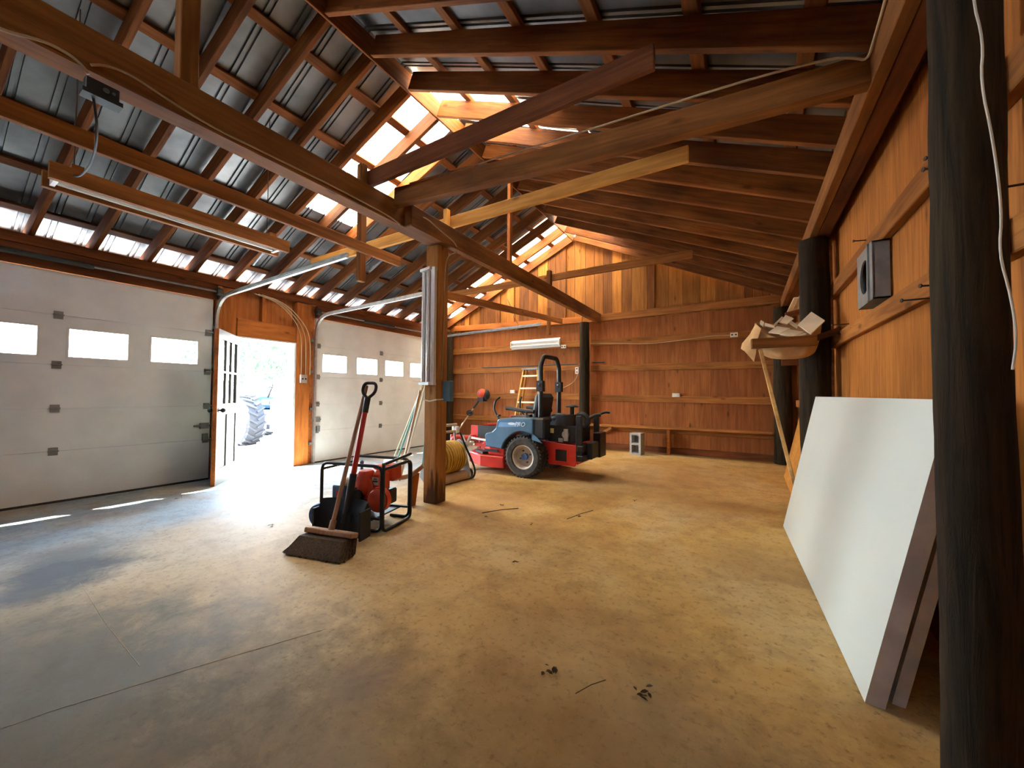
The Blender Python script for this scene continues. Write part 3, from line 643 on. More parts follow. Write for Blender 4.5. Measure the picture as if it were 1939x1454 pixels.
cable('electric_cable',[(-2.56,2.38,2.62),(-2.46,2.5,2.66),(-2.455,2.7,2.60),(-2.455,2.95,2.56),(-2.50,3.02,2.50),(-2.54,2.925,2.45),(-2.537,2.88,2.3),(-2.537,2.87,1.9),(-2.537,2.86,1.5),(-2.537,2.85,1.2)],.0055,'cable','electric cable running down the right face of the square post')
for q,(dy,rr) in enumerate(((0,.007),(.045,.007),(.09,.0065))):
    cable('electric_cable',[(-6.425+q*.017,2.95+dy,2.58),(-6.425+q*.017,3.3+dy,2.52),(-6.425+q*.017,3.55+dy*1.2,2.30),(-6.425+q*.017,3.66+dy*1.4,2.12),(-6.428+q*.017,3.70+dy*1.5,1.9),(-6.428+q*.017,3.70+dy*1.5,1.37)],rr,'cable',['left','middle','right'][q]+' one of three cables curving down to the light switch by the doorway',group='cables down to the light switch')
cable('hanging_cord',[(.455,1.30,2.35),(.456,1.29,1.983),(.473,1.29,1.867),(.466,1.29,1.775),(.486,1.30,1.644),(.497,1.30,1.471),(.490,1.30,1.376),(.506,1.30,1.278),(.513,1.30,1.184),(.505,1.30,1.114)],.0026,'whitecord','pale cord dangling in front of the nearest dark log post','cord')
cable('hanging_cord',[(-3.9,6.2,2.92),(-3.88,6.3,2.78),(-3.86,6.4,2.62),(-3.83,6.45,2.50),(-3.80,6.48,2.42),(-3.83,6.5,2.36),(-3.9,6.5,2.33)],.006,'cable','thin cord dangling above the wall light on the back wall','cord')
t=empty('junction_box',(-2.553,.475,2.44),0,'dark metal junction box hanging on the near center beam','box')
bm=BM(); bx(bm,(0,-.035,-.03),(.045,.075,.03)); obj('housing',bm,M['darkbox'],t,bevel=.003)
bm=BM(); bx(bm,(-.01,-.045,-.05),(.055,.085,-.03)); obj('cover_plate',bm,M['darkbox'],t)
bm=BM(); cyl(bm,(.045,.03,0),(.049,.03,0),.011,14); cyl(bm,(.045,.055,0),(.049,.055,0),.006,12); obj('socket',bm,M['galv_dull'],t)
cable('hanging_cord',[(-2.53,.47,2.39),(-2.6,.50,2.30),(-2.9,.55,2.27),(-3.5,.62,2.40),(-3.9,.66,2.52),(-4.03,.66,2.58)],.0055,'blackmat','black cord sagging from the junction box to the hanging shop light','cord')
# ------------------------------------------------------------------ lights
def shop_light(root,L,axis_up=True):
    """local: x along, z up, light faces -z"""
    bm=BM(); bx(bm,(0,-.055,.0),(L,.055,.05)); 
    for s in (-1,1): box(bm,(L/2,s*.075,.005),(L,.05,.003),(s*R(25),0,0))
    obj('reflector',bm,M['white'],root)
    for s in (-1,1):
        bm=BM(); cyl(bm,(.03,s*.038,-.022),(L-.03,s*.038,-.022),.016,12); obj('fluorescent_tube',bm,M['tube'],root,smooth=40)
    for x in (.012,L-.012):
        bm=BM(); bx(bm,(x-.012,-.07,-.045),(x+.012,.07,.02)); obj('tube_holder',bm,M['white'],root)
t=empty('shop_light',(-4.10,.58,2.545),R(90),'long shop light between two boards hung under the left rafters','light')
shop_light(t,1.50)
for s,mt in ((-1,'girt'),(1,'girt')):
    bm=BM(); bx(bm,(-.03,s*.105-.02,-.055),(1.56,s*.105+.02,.06)); obj('side_board',bm,M[mt],t)
for x in (.1,1.4):
    bm=BM(); bx(bm,(x-.03,-.12,.06),(x+.03,.12,.09)); obj('cross_block',bm,M['girt'],t)
    bm=BM(); cyl(bm,(x,0,.09),(x,0,1.28),.004,6); obj('hanging_wire',bm,M['rust'],t)
t=empty('shop_light',(-2.625,2.745,1.14),0,'white twin-tube light fixed upright on the square timber post','light')
t.rotation_euler=(R(0),R(-90),R(0)); bpy.context.view_layer.update()
# upright: local x -> world z ; faces the viewer (-y)
t.matrix_basis=Matrix.Translation((-2.60,2.722,1.14))@Matrix(((0,.98,.2,0),(0,-.2,.98,0),(1,0,0,0),(0,0,0,1)))
bm=BM(); bx(bm,(0,-.075,-.01),(1.12,.075,.04)); obj('reflector',bm,M['white'],t)
for s in (-1,1):
    bm=BM(); cyl(bm,(.03,s*.038,-.028),(1.09,s*.038,-.028),.0165,12); obj('fluorescent_tube',bm,M['tube'],t,smooth=40)
    bm=BM(); box(bm,(.56,s*.088,-.015),(1.12,.035,.003),(s*R(35),0,0)); obj('reflector_wing',bm,M['white'],t)
for x in (.012,1.108):
    bm=BM(); bx(bm,(x-.012,-.08,-.05),(x+.012,.08,.04)); obj('tube_holder',bm,M['white'],t)
t=empty('shop_light',(-4.575,YB-.03,2.19),0,'white wall light fixed on the back wall above the mower','light')
t.matrix_basis=Matrix.Translation((-4.575,YB-.064,2.185))@Matrix(((1,0,0,0),(0,0,1,0),(0,-1,0,0),(0,0,0,1)))
shop_light(t,1.21)
# outlets and switches
def outlet(name,x,y,z,w,h,label,axis='y',n=2,horiz=False,mat='outlet'):
    t=empty(name,(x,y,z),0,label,'outlet' if name!='light_switch' else 'switch',None)
    bm=BM()
    if axis=='y': bx(bm,(-w/2,-.045,-h/2),(w/2,0,h/2))
    else: bx(bm,(0,-w/2,-h/2),(.05,w/2,h/2))
    obj('box',bm,M[mat],t,bevel=.003)
    for s in ((-1,1) if n==2 else (0,)):
        bm=BM(); d=s*(w if horiz else h)*.24
        if axis=='y': box(bm,((d if horiz else 0),-.047,(0 if horiz else d)),(.028 if horiz else .024,.006,.024 if horiz else .028))
        else: box(bm,(.052,(d if horiz else 0),(0 if horiz else d)),(.006,.028 if horiz else .02,.024 if horiz else .03))
        obj('receptacle',bm,M['blackmat'] if n==2 else M['white'],t)
    return t
outlet('wall_outlet',-.16,YB-.006,2.10,.115,.075,'outlet box on the top girt near the right corner of the back wall',horiz=True)
outlet('wall_outlet',-1.08,YB-.006,1.07,.13,.07,'pale box on the third girt above the cinder block',n=1)
outlet('wall_outlet',-4.55,YB-.006,1.13,.12,.075,'white box on the third girt beside the trimmer',n=1)
outlet('wall_outlet',-2.985,YB-.01,1.57,.075,.14,'upright outlet on the back wall just left of the log post')
outlet('wall_outlet',-3.29,YB-.01,2.085,.11,.07,'outlet box under the right end of the wall light',horiz=True)
outlet('light_switch',-6.435,3.73,1.30,.11,.14,'light switch box on the post right of the doorway',axis='x',horiz=True,mat='galv')
cable('electric_cable',[(-2.985,YB-.02,1.50),(-3.02,YB-.03,1.38),(-3.15,YB-.03,1.27),(-3.4,YB-.02,1.18)],.006,'cable','cable curving down from the upright outlet by the log post')
cable('electric_cable',[(-2.7,YB-.035,2.11),(-2.2,YB-.03,2.09),(-1.6,YB-.04,2.03),(-1.0,YB-.035,2.06),(-.5,YB-.03,2.11),(-.22,YB-.03,2.10)],.006,'cable','cable sagging along the top girt right of the log post')
cable('conduit_rod',[(-5.4,YB-.06,1.70),(-4,YB-.065,1.70),(-2.95,YB-.07,1.70)],.012,'black','thin dark rod lying along the second girt behind the ladder','rod',1)
cable('conduit_rod',[(-2.66,YB-.05,1.72),(-2.4,YB-.06,1.715)],.014,'black','short dark rod end beside the log post on the second girt','rod',1)
bm=BM(); bx(bm,(-.05,-.03,-.1),(.05,.03,.1)); tag(obj('blue_box',bm,M['bluebox'],None,Matrix.Translation((-2.50,2.90,1.085)),bevel=.004),'small blue box fixed on the right side of the square post','box',None,'thing')
bm=BM(); tube(bm,[(-2.705,2.775,1.0),(-2.62,2.772,.985),(-2.535,2.775,1.0),(-2.533,2.86,1.005),(-2.535,2.945,1.0),(-2.62,2.947,1.005),(-2.705,2.945,1.0)],.006,8,closed=True); tag(obj('twine_loop',bm,M['whitecord'],None),'pale twine tied around the square timber post','twine',None,'thing')
# ------------------------------------------------------------------ zero-turn mower (faces -x)
def ycyl(bm,x,y0,y1,z,r,seg=24): return cyl(bm,(x,y0,z),(x,y1,z),r,seg)
YAX=Matrix(((1,0,0,0),(0,0,1,0),(0,1,0,0),(0,0,0,1)))   # local z -> world y
def wheel(root,x,y,z,Rr,w,rim,side,lug=True,name='wheel',rimmat='wheelgrey'):
    T=Matrix.Translation((x,y,z))@YAX
    bm=BM(); h=w/2
    lathe(bm,[(rim*.98,-h*.75),(rim*1.08,-h*.95),(Rr*.86,-h),(Rr*.96,-h*.86),(Rr*.985,-h*.5),(Rr*.985,h*.5),(Rr*.96,h*.86),(Rr*.86,h),(rim*1.08,h*.95),(rim*.98,h*.75)],T,40)
    if lug:
        n=34
        for k in range(n):
            for rr in range(4):
                a=2*math.pi*(k+(.5 if rr%2 else 0))/n; yy=(-.36+.24*rr)*w
                m=Matrix.Translation((x,y+yy,z))@Matrix.Rotation(a,4,'Y')@Matrix.Translation((Rr*.988,0,0))
                bmesh.ops.create_cube(bm,size=1,matrix=m@Matrix.Rotation(.25 if rr%2 else -.25,4,'X')@Matrix.Diagonal((.016,w*.2,Rr*.085,1)))
    wh=obj(name,bm,M['rubber'],root,smooth=35)
    bm=BM(); lathe(bm,[(rim,-h*.85),(rim*.9,-h*.8),(rim*.82,-h*.2),(.001,-h*.12),(.001,h*.1),(rim*.82,h*.15),(rim*.9,h*.8),(rim,h*.85)],T,36)
    r=obj('rim',bm,M[rimmat],wh,smooth=40)
    bm=BM(); ycyl(bm,x,y-h*.55 if side<0 else y+h*.1,y-h*.1 if side<0 else y+h*.55,z,rim*.28,18)
    for k in range(4):
        a=k*math.pi/2+.4; ycyl(bm,x+rim*.5*math.cos(a),y-h*.32 if side<0 else y+h*.1,y-h*.1 if side<0 else y+h*.32,z+rim*.5*math.sin(a),.012,8)
    obj('hub',bm,M['blue2'] if side<0 else M['black'],wh,smooth=40)
    return wh
def mower():
    t=empty('riding_mower',(-2.43,4.80,0),0,'red and slate-blue zero-turn riding mower with black roll bar near the back wall','riding mower')
    for s in (-1,1): wheel(t,0,s*.43,.262,.262,.235,.155,s)
    XZ=lambda y,th:Matrix(((1,0,0,0),(0,0,-1,y),(0,1,0,0),(0,0,0,1)))
    # blue fenders with wheel arch
    arch=[(.325*math.cos(R(a)),.262+.325*math.sin(R(a))) for a in range(42,172,9)]
    poly=[(-.57,.36),(-.585,.50),(-.57,.535),(-.47,.56),(-.41,.61),(-.395,.70),(-.36,.735),(-.2,.752),(.12,.765),(.15,.74),(.15,.50)]+arch+[(-.34,.345)]
    for s in (-1,1):
        bm=BM(); prism(bm,poly,.22,XZ(s*.43,0)); f=obj('fender',bm,M['blue'],t,bevel=.012)
        if s<0:
            bm=BM(); prism(bm,[(-.37,.63),(-.06,.645),(-.02,.70),(-.34,.69)],.003,XZ(-.5415,0)); obj('decal_stripe',bm,plain('decal_blue',(.20,.38,.62),.35,var=.05),f)
            bm=BM(); prism(bm,[(-.16+.055*math.cos(k*math.pi/8),.68+.017*math.sin(k*math.pi/8)) for k in range(16)],.004,XZ(-.543,0)); obj('emblem',bm,M['blueletter'],f)
            cu=bpy.data.curves.new('lettering','FONT'); cu.body='PRO'; cu.size=.078; cu.extrude=.0015; cu.shear=.3; cu.materials.append(M['blueletter'])
            fo=bpy.data.objects.new('lettering_curve',cu); col.objects.link(fo); bpy.context.view_layer.update(); me=bpy.data.meshes.new_from_object(fo.evaluated_get(bpy.context.evaluated_depsgraph_get())); bpy.data.objects.remove(fo)
            lo=bpy.data.objects.new('lettering',me); col.objects.link(lo); lo.parent=f; lo.matrix_basis=Matrix.Translation((-.115,-.545,.652))@Matrix.Rotation(R(90),4,'X')
        bm=BM(); bx(bm,(.15,s*.43-.1,.50),(.30,s*.43+.1,.765)); obj('fuel_tank',bm,M['black'],t,bevel=.02)
    # main frame
    bm=BM(); bx(bm,(-.75,-.28,.34),(.62,-.21,.42)); bx(bm,(-.75,.21,.34),(.62,.28,.42)); bx(bm,(-.2,-.3,.2),(.25,.3,.42)); obj('frame',bm,M['red'],t,bevel=.006)
    bm=BM()
    for s in (-1,1):
        tube(bm,round_poly([(-.70,s*.24,.38),(-.98,s*.30,.42),(-1.18,s*.42,.44),(-1.24,s*.43,.40),(-1.24,s*.43,.34)],.06,3),.034,10)
    tube(bm,[(-1.0,-.32,.43),(-1.0,.32,.43)],.03,10); obj('front_arms',bm,M['red'],t,smooth=50)
    bm=BM(); box(bm,(-.98,0,.52),(.30,.42,.02),(0,R(-35),0)); bx(bm,(-1.06,-.22,.44),(-.92,-.19,.60)); bx(bm,(-1.06,.19,.44),(-.92,.22,.60)); obj('foot_plate',bm,M['red'],t)
    bm=BM(); bx(bm,(-.92,-.24,.425),(-.42,.24,.45)); box(bm,(-.72,-.26,.52),(.36,.015,.18)); obj('floor_pan',bm,M['black'],t)
    bm=BM(); bx(bm,(-.62,.20,.43),(-.56,.27,.72)); box(bm,(-.60,.235,.73),(.1,.06,.03)); obj('height_lever',bm,M['red'],t)
    for s in (-1,1):
        w=wheel(t,-1.27,s*.43,.125,.125,.13,.06,s,False,'caster_wheel')
        bm=BM(); bx(bm,(-1.29,s*.43-.085,.12),(-1.24,s*.43-.075,.30)); bx(bm,(-1.29,s*.43+.075,.12),(-1.24,s*.43+.085,.30)); bx(bm,(-1.29,s*.43-.085,.28),(-1.22,s*.43+.085,.31)); cyl(bm,(-1.25,s*.43,.3),(-1.25,s*.43,.47),.022,12); obj('caster_fork',bm,M['red'],t)
    # cutting deck
    T=lambda z:Matrix.Translation((0,0,z))
    bm=BM(); prism(bm,[(-.29,-.54),(-.64,-.56),(-.98,-.36),(-1.06,-.12),(-1.0,.2),(-.72,.46),(-.36,.60),(-.29,.55)],.15,T(.165)); dk=obj('mower_deck',bm,M['red'],t,bevel=.012)
    bm=BM(); prism(bm,[(-.32,-.46),(-.55,-.48),(-.86,-.26),(-.92,0),(-.80,.25),(-.36,.42)],.10,T(.29)); obj('deck_top',bm,M['red'],dk,bevel=.01)
    bm=BM(); box(bm,(-.52,-.47,.30),(.22,.02,.035),(0,0,R(0))); box(bm,(-.72,-.375,.262),(.3,.14,.03),(0,0,R(-33))); obj('belt_slot',bm,M['black'],dk)
    bm=BM(); tube(bm,[(-.92,-.40,.44),(-.58,-.44,.42)],.017,10); cyl(bm,(-.98,-.40,.36),(-.9,-.40,.36),.03,12); obj('lift_rod',bm,M['galv'],t,smooth=40)
    bm=BM(); sphere(bm,(-.70,-.36,.36),(.05,.04,.04)); cyl(bm,(-.70,-.36,.30),(-.70,-.36,.42),.018,10); bx(bm,(-.86,-.40,.33),(-.66,-.34,.37)); cyl(bm,(-.78,-.38,.3),(-.78,-.38,.46),.012,8); obj('spindle',bm,M['red'],dk,smooth=40)
    # seat and controls
    bm=BM(); bx(bm,(-.42,-.2,.66),(.08,.2,.76)); obj('seat_base',bm,M['seat'],t,bevel=.03)
    bm=BM(); q=box(bm,(.02,0,.90),(.12,.42,.36),(0,R(10),0)); obj('seat_back',bm,M['seat'],t,bevel=.045)
    for s in (-1,1):
        bm=BM(); tube(bm,smooth_path([(.02,s*.27,.83),(-.12,s*.29,.835),(-.30,s*.29,.865),(-.40,s*.29,.87)],2),[.018]+[.032]*12 if False else .027,10); obj('armrest',bm,M['seat'],t,smooth=60)
        bm=BM(); tube(bm,round_poly([(-.46,s*.36,.70),(-.56,s*.355,.84),(-.55,s*.35,.97),(-.50,s*.30,1.02)],.04,4),.014,10); obj('control_lever',bm,M['black'],t,smooth=50)
    bm=BM(); cyl(bm,(-.42,-.44,.765),(-.42,-.44,.785),.025,12); bx(bm,(.0,-.45,.765),(.05,-.36,.80)); cyl(bm,(-.02,-.40,.76),(-.02,-.40,.83),.014,10); obj('fuel_cap',bm,M['blackmat'],t,smooth=40)
    # roll bar
    bm=BM(); tube(bm,round_poly([(.13,-.29,.50),(.13,-.29,1.45),(.13,-.20,1.575),(.13,.20,1.575),(.13,.29,1.45),(.13,.29,.50)],.05,4),.032,12); rb=obj('roll_bar',bm,M['black'],t,smooth=50)
    for s in (-1,1):
        bm=BM(); cyl(bm,(.13,s*.29-.05,1.17),(.13,s*.29+.05,1.17),.018,10); bx(bm,(.085,s*.29-.04,1.10),(.175,s*.29+.04,1.24)); cyl(bm,(.08,s*.29,1.19),(.07,s*.29,1.13),.008,8); obj('hinge_pin',bm,M['galv_dull'] if False else M['black'],rb)
        bm=BM(); cyl(bm,(.13,s*.29-.06,1.20),(.13,s*.29+.06,1.20),.009,10); obj('lock_bolt',bm,M['galv'],rb)
    # engine
    bm=BM(); bx(bm,(.17,-.22,.45),(.62,.22,.66)); cyl(bm,(.40,-.10,.66),(.40,-.10,.80),.14,20); bx(bm,(.2,.02,.62),(.50,.22,.79)); sphere(bm,(.32,-.12,.76),(.12,.09,.06)); obj('engine_block',bm,M['black'],t,smooth=35)
    bm=BM(); cyl(bm,(.46,-.02,.78),(.46,-.02,.90),.028,12); lathe(bm,[(.001,.93),(.06,.925),(.085,.905),(.08,.895),(.03,.895)],Matrix.Translation((.46,-.02,0)),20); obj('air_intake',bm,M['blackmat'],t,smooth=40)
    bm=BM(); 
    ring=[(.62+.0,.0+.085*math.cos(a),.72+.085*math.sin(a)) for a in [k*math.pi/10 for k in range(20)]]
    ring=[(.60+.085*math.cos(a),-.02,.72+.085*math.sin(a)) for a in [k*math.pi/10 for k in range(20)]]
    tube(bm,ring,.034,10,closed=True); tube(bm,smooth_path([(.68,-.02,.74),(.76,.0,.80),(.84,.02,.80)],2),.022,8); obj('filter_ring',bm,M['black'],t,smooth=50)
    bm=BM(); cyl(bm,(.46,-.225,.55),(.46,-.24,.55),.05,16); bx(bm,(.44,-.25,.47),(.50,-.22,.62)); bx(bm,(.36,-.235,.45),(.42,-.22,.50)); obj('carburettor',bm,M['galv'],t)
    bm=BM(); bx(bm,(.22,-.225,.56),(.29,-.221,.62)); obj('warning_label',bm,M['warning'],t)
    # rear guard
    bm=BM(); prism(bm,[(.17,.46),(.17,.20),(.28,.17),(.62,.17),(.66,.26),(.66,.43),(.28,.45)],.02,XZ(-.305,0)); prism(bm,[(.17,.46),(.17,.20),(.28,.17),(.62,.17),(.66,.26),(.66,.43),(.28,.45)],.02,XZ(.305,0)); bx(bm,(.62,-.305,.20),(.66,.305,.42)); obj('rear_guard',bm,M['red'],t,bevel=.004)
    bm=BM(); bx(bm,(.36,-.32,.225),(.51,-.314,.365)); obj('guard_opening',bm,M['black'],t)
    bm=BM()
    for y in (-.31,.33): bx(bm,(.64,y-.03,.24),(.71,y+.03,.80))
    for z in (.28,.40): bx(bm,(.66,-.36,z-.035),(.74,.40,z+.035))
    bx(bm,(.70,.12,.24),(.80,.36,.56)); bx(bm,(.72,-.2,.26),(.80,.05,.46)); obj('rear_bumper',bm,M['black'],t,bevel=.008)
    bm=BM(); cyl(bm,(.66,-.2,.33),(.67,-.25,.33),.035,14); cyl(bm,(.74,-.05,.30),(.75,-.05,.30),.025,12); obj('reflector',bm,M['red'],t)
    bm=BM(); tube(bm,smooth_path([(.70,.33,.79),(.80,.33,.83),(.86,.33,.82)],1),.017,8); obj('hook',bm,M['black'],t)
mower()
# ------------------------------------------------------------------ generator (local x along its long side, rotated)
gen=empty('portable_generator',(-2.678,2.111,0),R(14),'red portable generator in a black tubular frame with blue wheels','generator')
L2,W2,H=.28,.19,.50
fr=M['black']
for s in (-1,1):
    bm=BM(); tube(bm,round_poly([(-L2,s*W2,.10),(-L2,s*W2,H),(L2,s*W2,H),(L2,s*W2,.012),(.10,s*W2,.012)],.06,5),.0125,10); obj('frame_hoop',bm,fr,gen,smooth=50)
bm=BM(); tube(bm,round_poly([(L2+.015,-W2,H+.02),(L2+.015,-W2,.012),(L2+.015,W2,.012),(L2+.015,W2,H-.01),(L2+.015,-W2+.02,H-.02)],.05,5),.0125,10); obj('end_hoop',bm,fr,gen,smooth=50)
bm=BM()
for x in (-L2,): tube(bm,[(x,-W2,H-.05),(x,W2,H-.05)],.011,8)
obj('rear_cross_tube',bm,fr,gen,smooth=40)
bm=BM(); tube(bm,[(L2+.01,-W2,H+.015),(L2+.01,W2,H+.045)],.012,10); obj('lift_handle',bm,fr,gen,smooth=40)
bm=BM(); bx(bm,(-L2,-W2,.095),(L2,-W2+.03,.11)); bx(bm,(-L2,W2-.03,.095),(L2,W2,.11)); bx(bm,(-.2,-W2,.085),(.2,W2,.097)); obj('base_plate',bm,fr,gen)
for s in (-1,1):
    T=Matrix.Translation((-L2+.02,s*(W2+.035),.095))@YAX
    bm=BM(); lathe(bm,[(.02,-.022),(.06,-.022),(.085,-.024),(.095,-.012),(.095,.012),(.085,.024),(.06,.022),(.02,.022)],T,28); w=obj('wheel',bm,M['blue2'],gen,smooth=40)
    bm=BM(); lathe(bm,[(.001,-.028),(.022,-.026),(.024,.026),(.001,.028)],T,16); 
    for k in range(8):
        a=k*math.pi/4; box(bm,(-L2+.02+.045*math.cos(a),s*(W2+.058) if s>0 else -(W2+.058),.095+.045*math.sin(a)),(.05,.006,.01),(0,-a,0))
    obj('wheel_hub',bm,M['blue'],w,smooth=40)
    
bm=BM(); tube(bm,[(-L2+.02,-W2-.05,.095),(-L2+.02,W2+.05,.095)],.008,8); obj('axle',bm,M['galv_dull'],gen)
# engine
bm=BM(); bx(bm,(.03,-.10,.16),(.19,.10,.28)); obj('crankcase',bm,M['black'],gen,bevel=.01)
bm=BM(); cyl(bm,(.02,-.11,.30),(.02,-.02,.30),.09,22); lathe(bm,[(.001,.44),(.055,.435),(.075,.41),(.078,.27),(.07,.25),(.001,.25)],Matrix.Translation((.0,-.06,0)),26); obj('cylinder_shroud',bm,M['orange_red'],gen,smooth=40)
bm=BM(); bx(bm,(.07,-.09,.26),(.17,.05,.44)); obj('engine_cover',bm,M['orange_red'],gen,bevel=.03)
bm=BM(); bx(bm,(.085,-.0925,.33),(.145,-.0905,.39)); obj('maker_plate',bm,M['galv'],gen)
bm=BM(); box(bm,(.115,-.0935,.36),(.045,.003,.012)); box(bm,(.115,-.0935,.378),(.03,.003,.008)); obj('plate_marking',bm,M['black'],gen)
bm=BM(); bx(bm,(.11,.02,.34),(.24,.15,.47)); obj('fuel_tank',bm,M['orange_red'],gen,bevel=.016)
bm=BM(); cyl(bm,(.05,.02,.44),(.05,.02,.47),.03,16); sphere(bm,(.09,-.0,.455),(.06,.045,.025)); obj('tank_neck',bm,M['orange_red'],gen,smooth=40)
bm=BM(); ycyl(bm,.17,-.14,-.09,.23,.095,28); sphere(bm,(.17,-.14,.23),(.085,.02,.085)); obj('recoil_cover',bm,M['orange_red'],gen,smooth=40)
bm=BM(); cyl(bm,(.17,-.162,.25),(.17,-.158,.25),.006,10); obj('center_bolt',bm,M['galv'],gen)
bm=BM(); cyl(bm,(-.17,-.09,.335),(-.02,-.08,.36),.035,18); cyl(bm,(-.185,-.092,.332),(-.17,-.09,.335),.024,16); obj('muffler',bm,M['tan'],gen,smooth=40)
bm=BM(); cyl(bm,(-.188,-.0925,.3315),(-.184,-.092,.332),.017,14); obj('exhaust_opening',bm,M['black'],gen)
bm=BM(); cyl(bm,(-.21,.0,.21),(.03,.0,.21),.10,26); obj('alternator',bm,M['blue2'],gen,smooth=40)
bm=BM()
for k in range(9): cyl(bm,(-.06+.008*k-.02,.0,.21),(-.056+.008*k-.02,.0,.21),.104,26)
obj('cooling_fins',bm,M['black'],gen)
bm=BM(); bx(bm,(-.235,-.13,.15),(-.115,-.03,.31)); obj('outlet_panel',bm,M['blue'],gen,bevel=.008)
bm=BM(); bx(bm,(-.19,-.1325,.16),(-.14,-.13,.27)); obj('panel_label',bm,M['red'],gen)
bm=BM(); cyl(bm,(-.01,-.15,.255),(-.01,-.10,.255),.042,18); cyl(bm,(.01,-.145,.17),(.01,-.08,.17),.05,16); bx(bm,(-.05,-.14,.12),(.06,-.06,.2)); obj('carburettor',bm,M['black'],gen,smooth=35)
bm=BM(); tube(bm,smooth_path([(-.02,-.14,.31),(-.05,-.17,.28),(-.05,-.165,.22),(-.02,-.15,.2)],2),.008,8); obj('fuel_hose',bm,M['black'],gen)
bm=BM(); cyl(bm,(-.1,.06,.40),(-.1,.06,.46),.012,10); sphere(bm,(-.1,.06,.47),(.018,.018,.02)); cyl(bm,(-.1,.06,.3),(-.1,.06,.40),.02,12); obj('throttle_knob',bm,M['blue2'],gen,smooth=40)
for ch in gen.children:
    if ch.name.split('.')[0] in ('crankcase','cylinder_shroud','engine_cover','maker_plate','plate_marking','tank_neck','recoil_cover','center_bolt','muffler','exhaust_opening','carburettor','fuel_hose'): ch.matrix_basis=Matrix.Translation((.035,0,0))
# ------------------------------------------------------------------ snow pusher
t=empty('snow_shovel',(-2.575,1.80,0),R(17),'black snow shovel with red shaft standing against the generator','shovel')
# local x across blade, y away from viewer, z up
bm=BM(); nx,nz=14,9; g=[]
for i in range(nx+1):
    row=[]
    for j in range(nz+1):
        u=-1+2*i/nx; v=j/nz; x=.035+u*.195*(1-.05*(1-v)); z=.012+.255*v; y=.06-.09*(1-(v-.35)**2*1.6)-.05*abs(u)**3
        row.append(bm.verts.new((x,y+.02*v,z)))
    g.append(row)
for i in range(nx):
    for j in range(nz): bm.faces.new((g[i][j],g[i+1][j],g[i+1][j+1],g[i][j+1]))
r_=bmesh.ops.solidify(bm,geom=bm.faces[:],thickness=.008)
for s in (-1,1): bx(bm,(.035+s*.195-.007,-.09,.012),(.035+s*.195+.007,.03,.215))
for k in range(-2,3): box(bm,(.035+k*.065,-.01,.10),(.012,.03,.14))
obj('blade',bm,M['blackmat'],t,smooth=35)
bm=BM(); P0=Vector((.045,.015,.20)); P1=Vector((.085,.185,1.02)); tube(bm,[P0,P0.lerp(P1,.5),P1],[.022,.0195,.0185],12); sh=obj('shaft',bm,M['red'],t,smooth=50)
bm=BM(); tube(bm,[P0.lerp(P1,.86),P1],.0235,12); obj('top_sleeve',bm,M['blackmat'],t,smooth=50)
bm=BM(); tube(bm,[P0.lerp(P1,-.12),P0.lerp(P1,.30)],.026,12); obj('shaft_sleeve',bm,M['blackmat'],t,smooth=50)
d=(P1-P0).normalized(); sx_=Vector((1,0,0))
bm=BM(); c=P1-d*.005; tube(bm,round_poly([c,c+d*.05-sx_*.062,c+d*.125-sx_*.055,c+d*.125+sx_*.055,c+d*.05+sx_*.062,c],.035,4),.0125,10); obj('d_grip',bm,M['blackmat'],t,smooth=50)
# ------------------------------------------------------------------ push broom
t=empty('push_broom',(-2.385,1.60,0),R(13),'wide push broom with brown bristles leaning upright in front of the shovel','broom')
bm=BM(); rnd=random.Random(5)
W=.185
n=46
for i in range(n):
    for j in range(7):
        x=-W+2*W*(i+rnd.random()*.7)/n; y=-.035+.07*j/6
        fx=x*1.30+rnd.uniform(-.008,.008)-.02; fy=y*1.9-.085+rnd.uniform(-.01,.01)
        p0=Vector((x,y,.105)); p1=Vector((fx,fy,.002+abs(rnd.gauss(0,.006))))
        a=bm.verts.new(p0+Vector((-.006,0,0)));b=bm.verts.new(p0+Vector((.006,0,0)));c=bm.verts.new(p1+Vector((.007,.002,0)));d_=bm.verts.new(p1+Vector((-.007,-.002,0))); e=bm.verts.new((p0+p1)/2+Vector((0,-.006,0)))
        bm.faces.new((a,b,c,d_)); bm.faces.new((a,b,e)); bm.faces.new((b,c,e)); bm.faces.new((c,d_,e)); bm.faces.new((d_,a,e))
vs=box(bm,(-.01,-.04,.057),(2*W-.01,.075,.095))
for v in vs:
    if v.co.z<.05: v.co.y=v.co.y*1.35-.05; v.co.x*=1.27; v.co.z=.012
br=obj('bristles',bm,M['bristle'],t)
bm=BM(); box(bm,(0,0,.122),(2*W+.02,.075,.034),(R(-14),0,0)); bl=obj('head_block',bm,M['handle'],t,bevel=.006)
P0=Vector((-.0,-.0,.132)); P1=Vector((-.155,.52,1.115))
F=frame(P1-P0)
bm=BM(); tube(bm,[(0,0,0),(0,0,(P1-P0).length)],.0145,12); h=obj('handle',bm,M['handle'],t,Matrix.Translation(P0)@(P1-P0).to_track_quat('Z','Y').to_matrix().to_4x4(),smooth=50)
bm=BM(); tube(bm,[P0,P0.lerp(P1,.06)],.021,12); obj('handle_socket',bm,M['handle'],t,smooth=50)
# ------------------------------------------------------------------ hose reel cart behind the post
t=empty('hose_reel_cart',(-3.12,3.60,fz(-3.12)),R(88),'grey hose reel cart wound with yellow hose behind the timber post','hose reel')
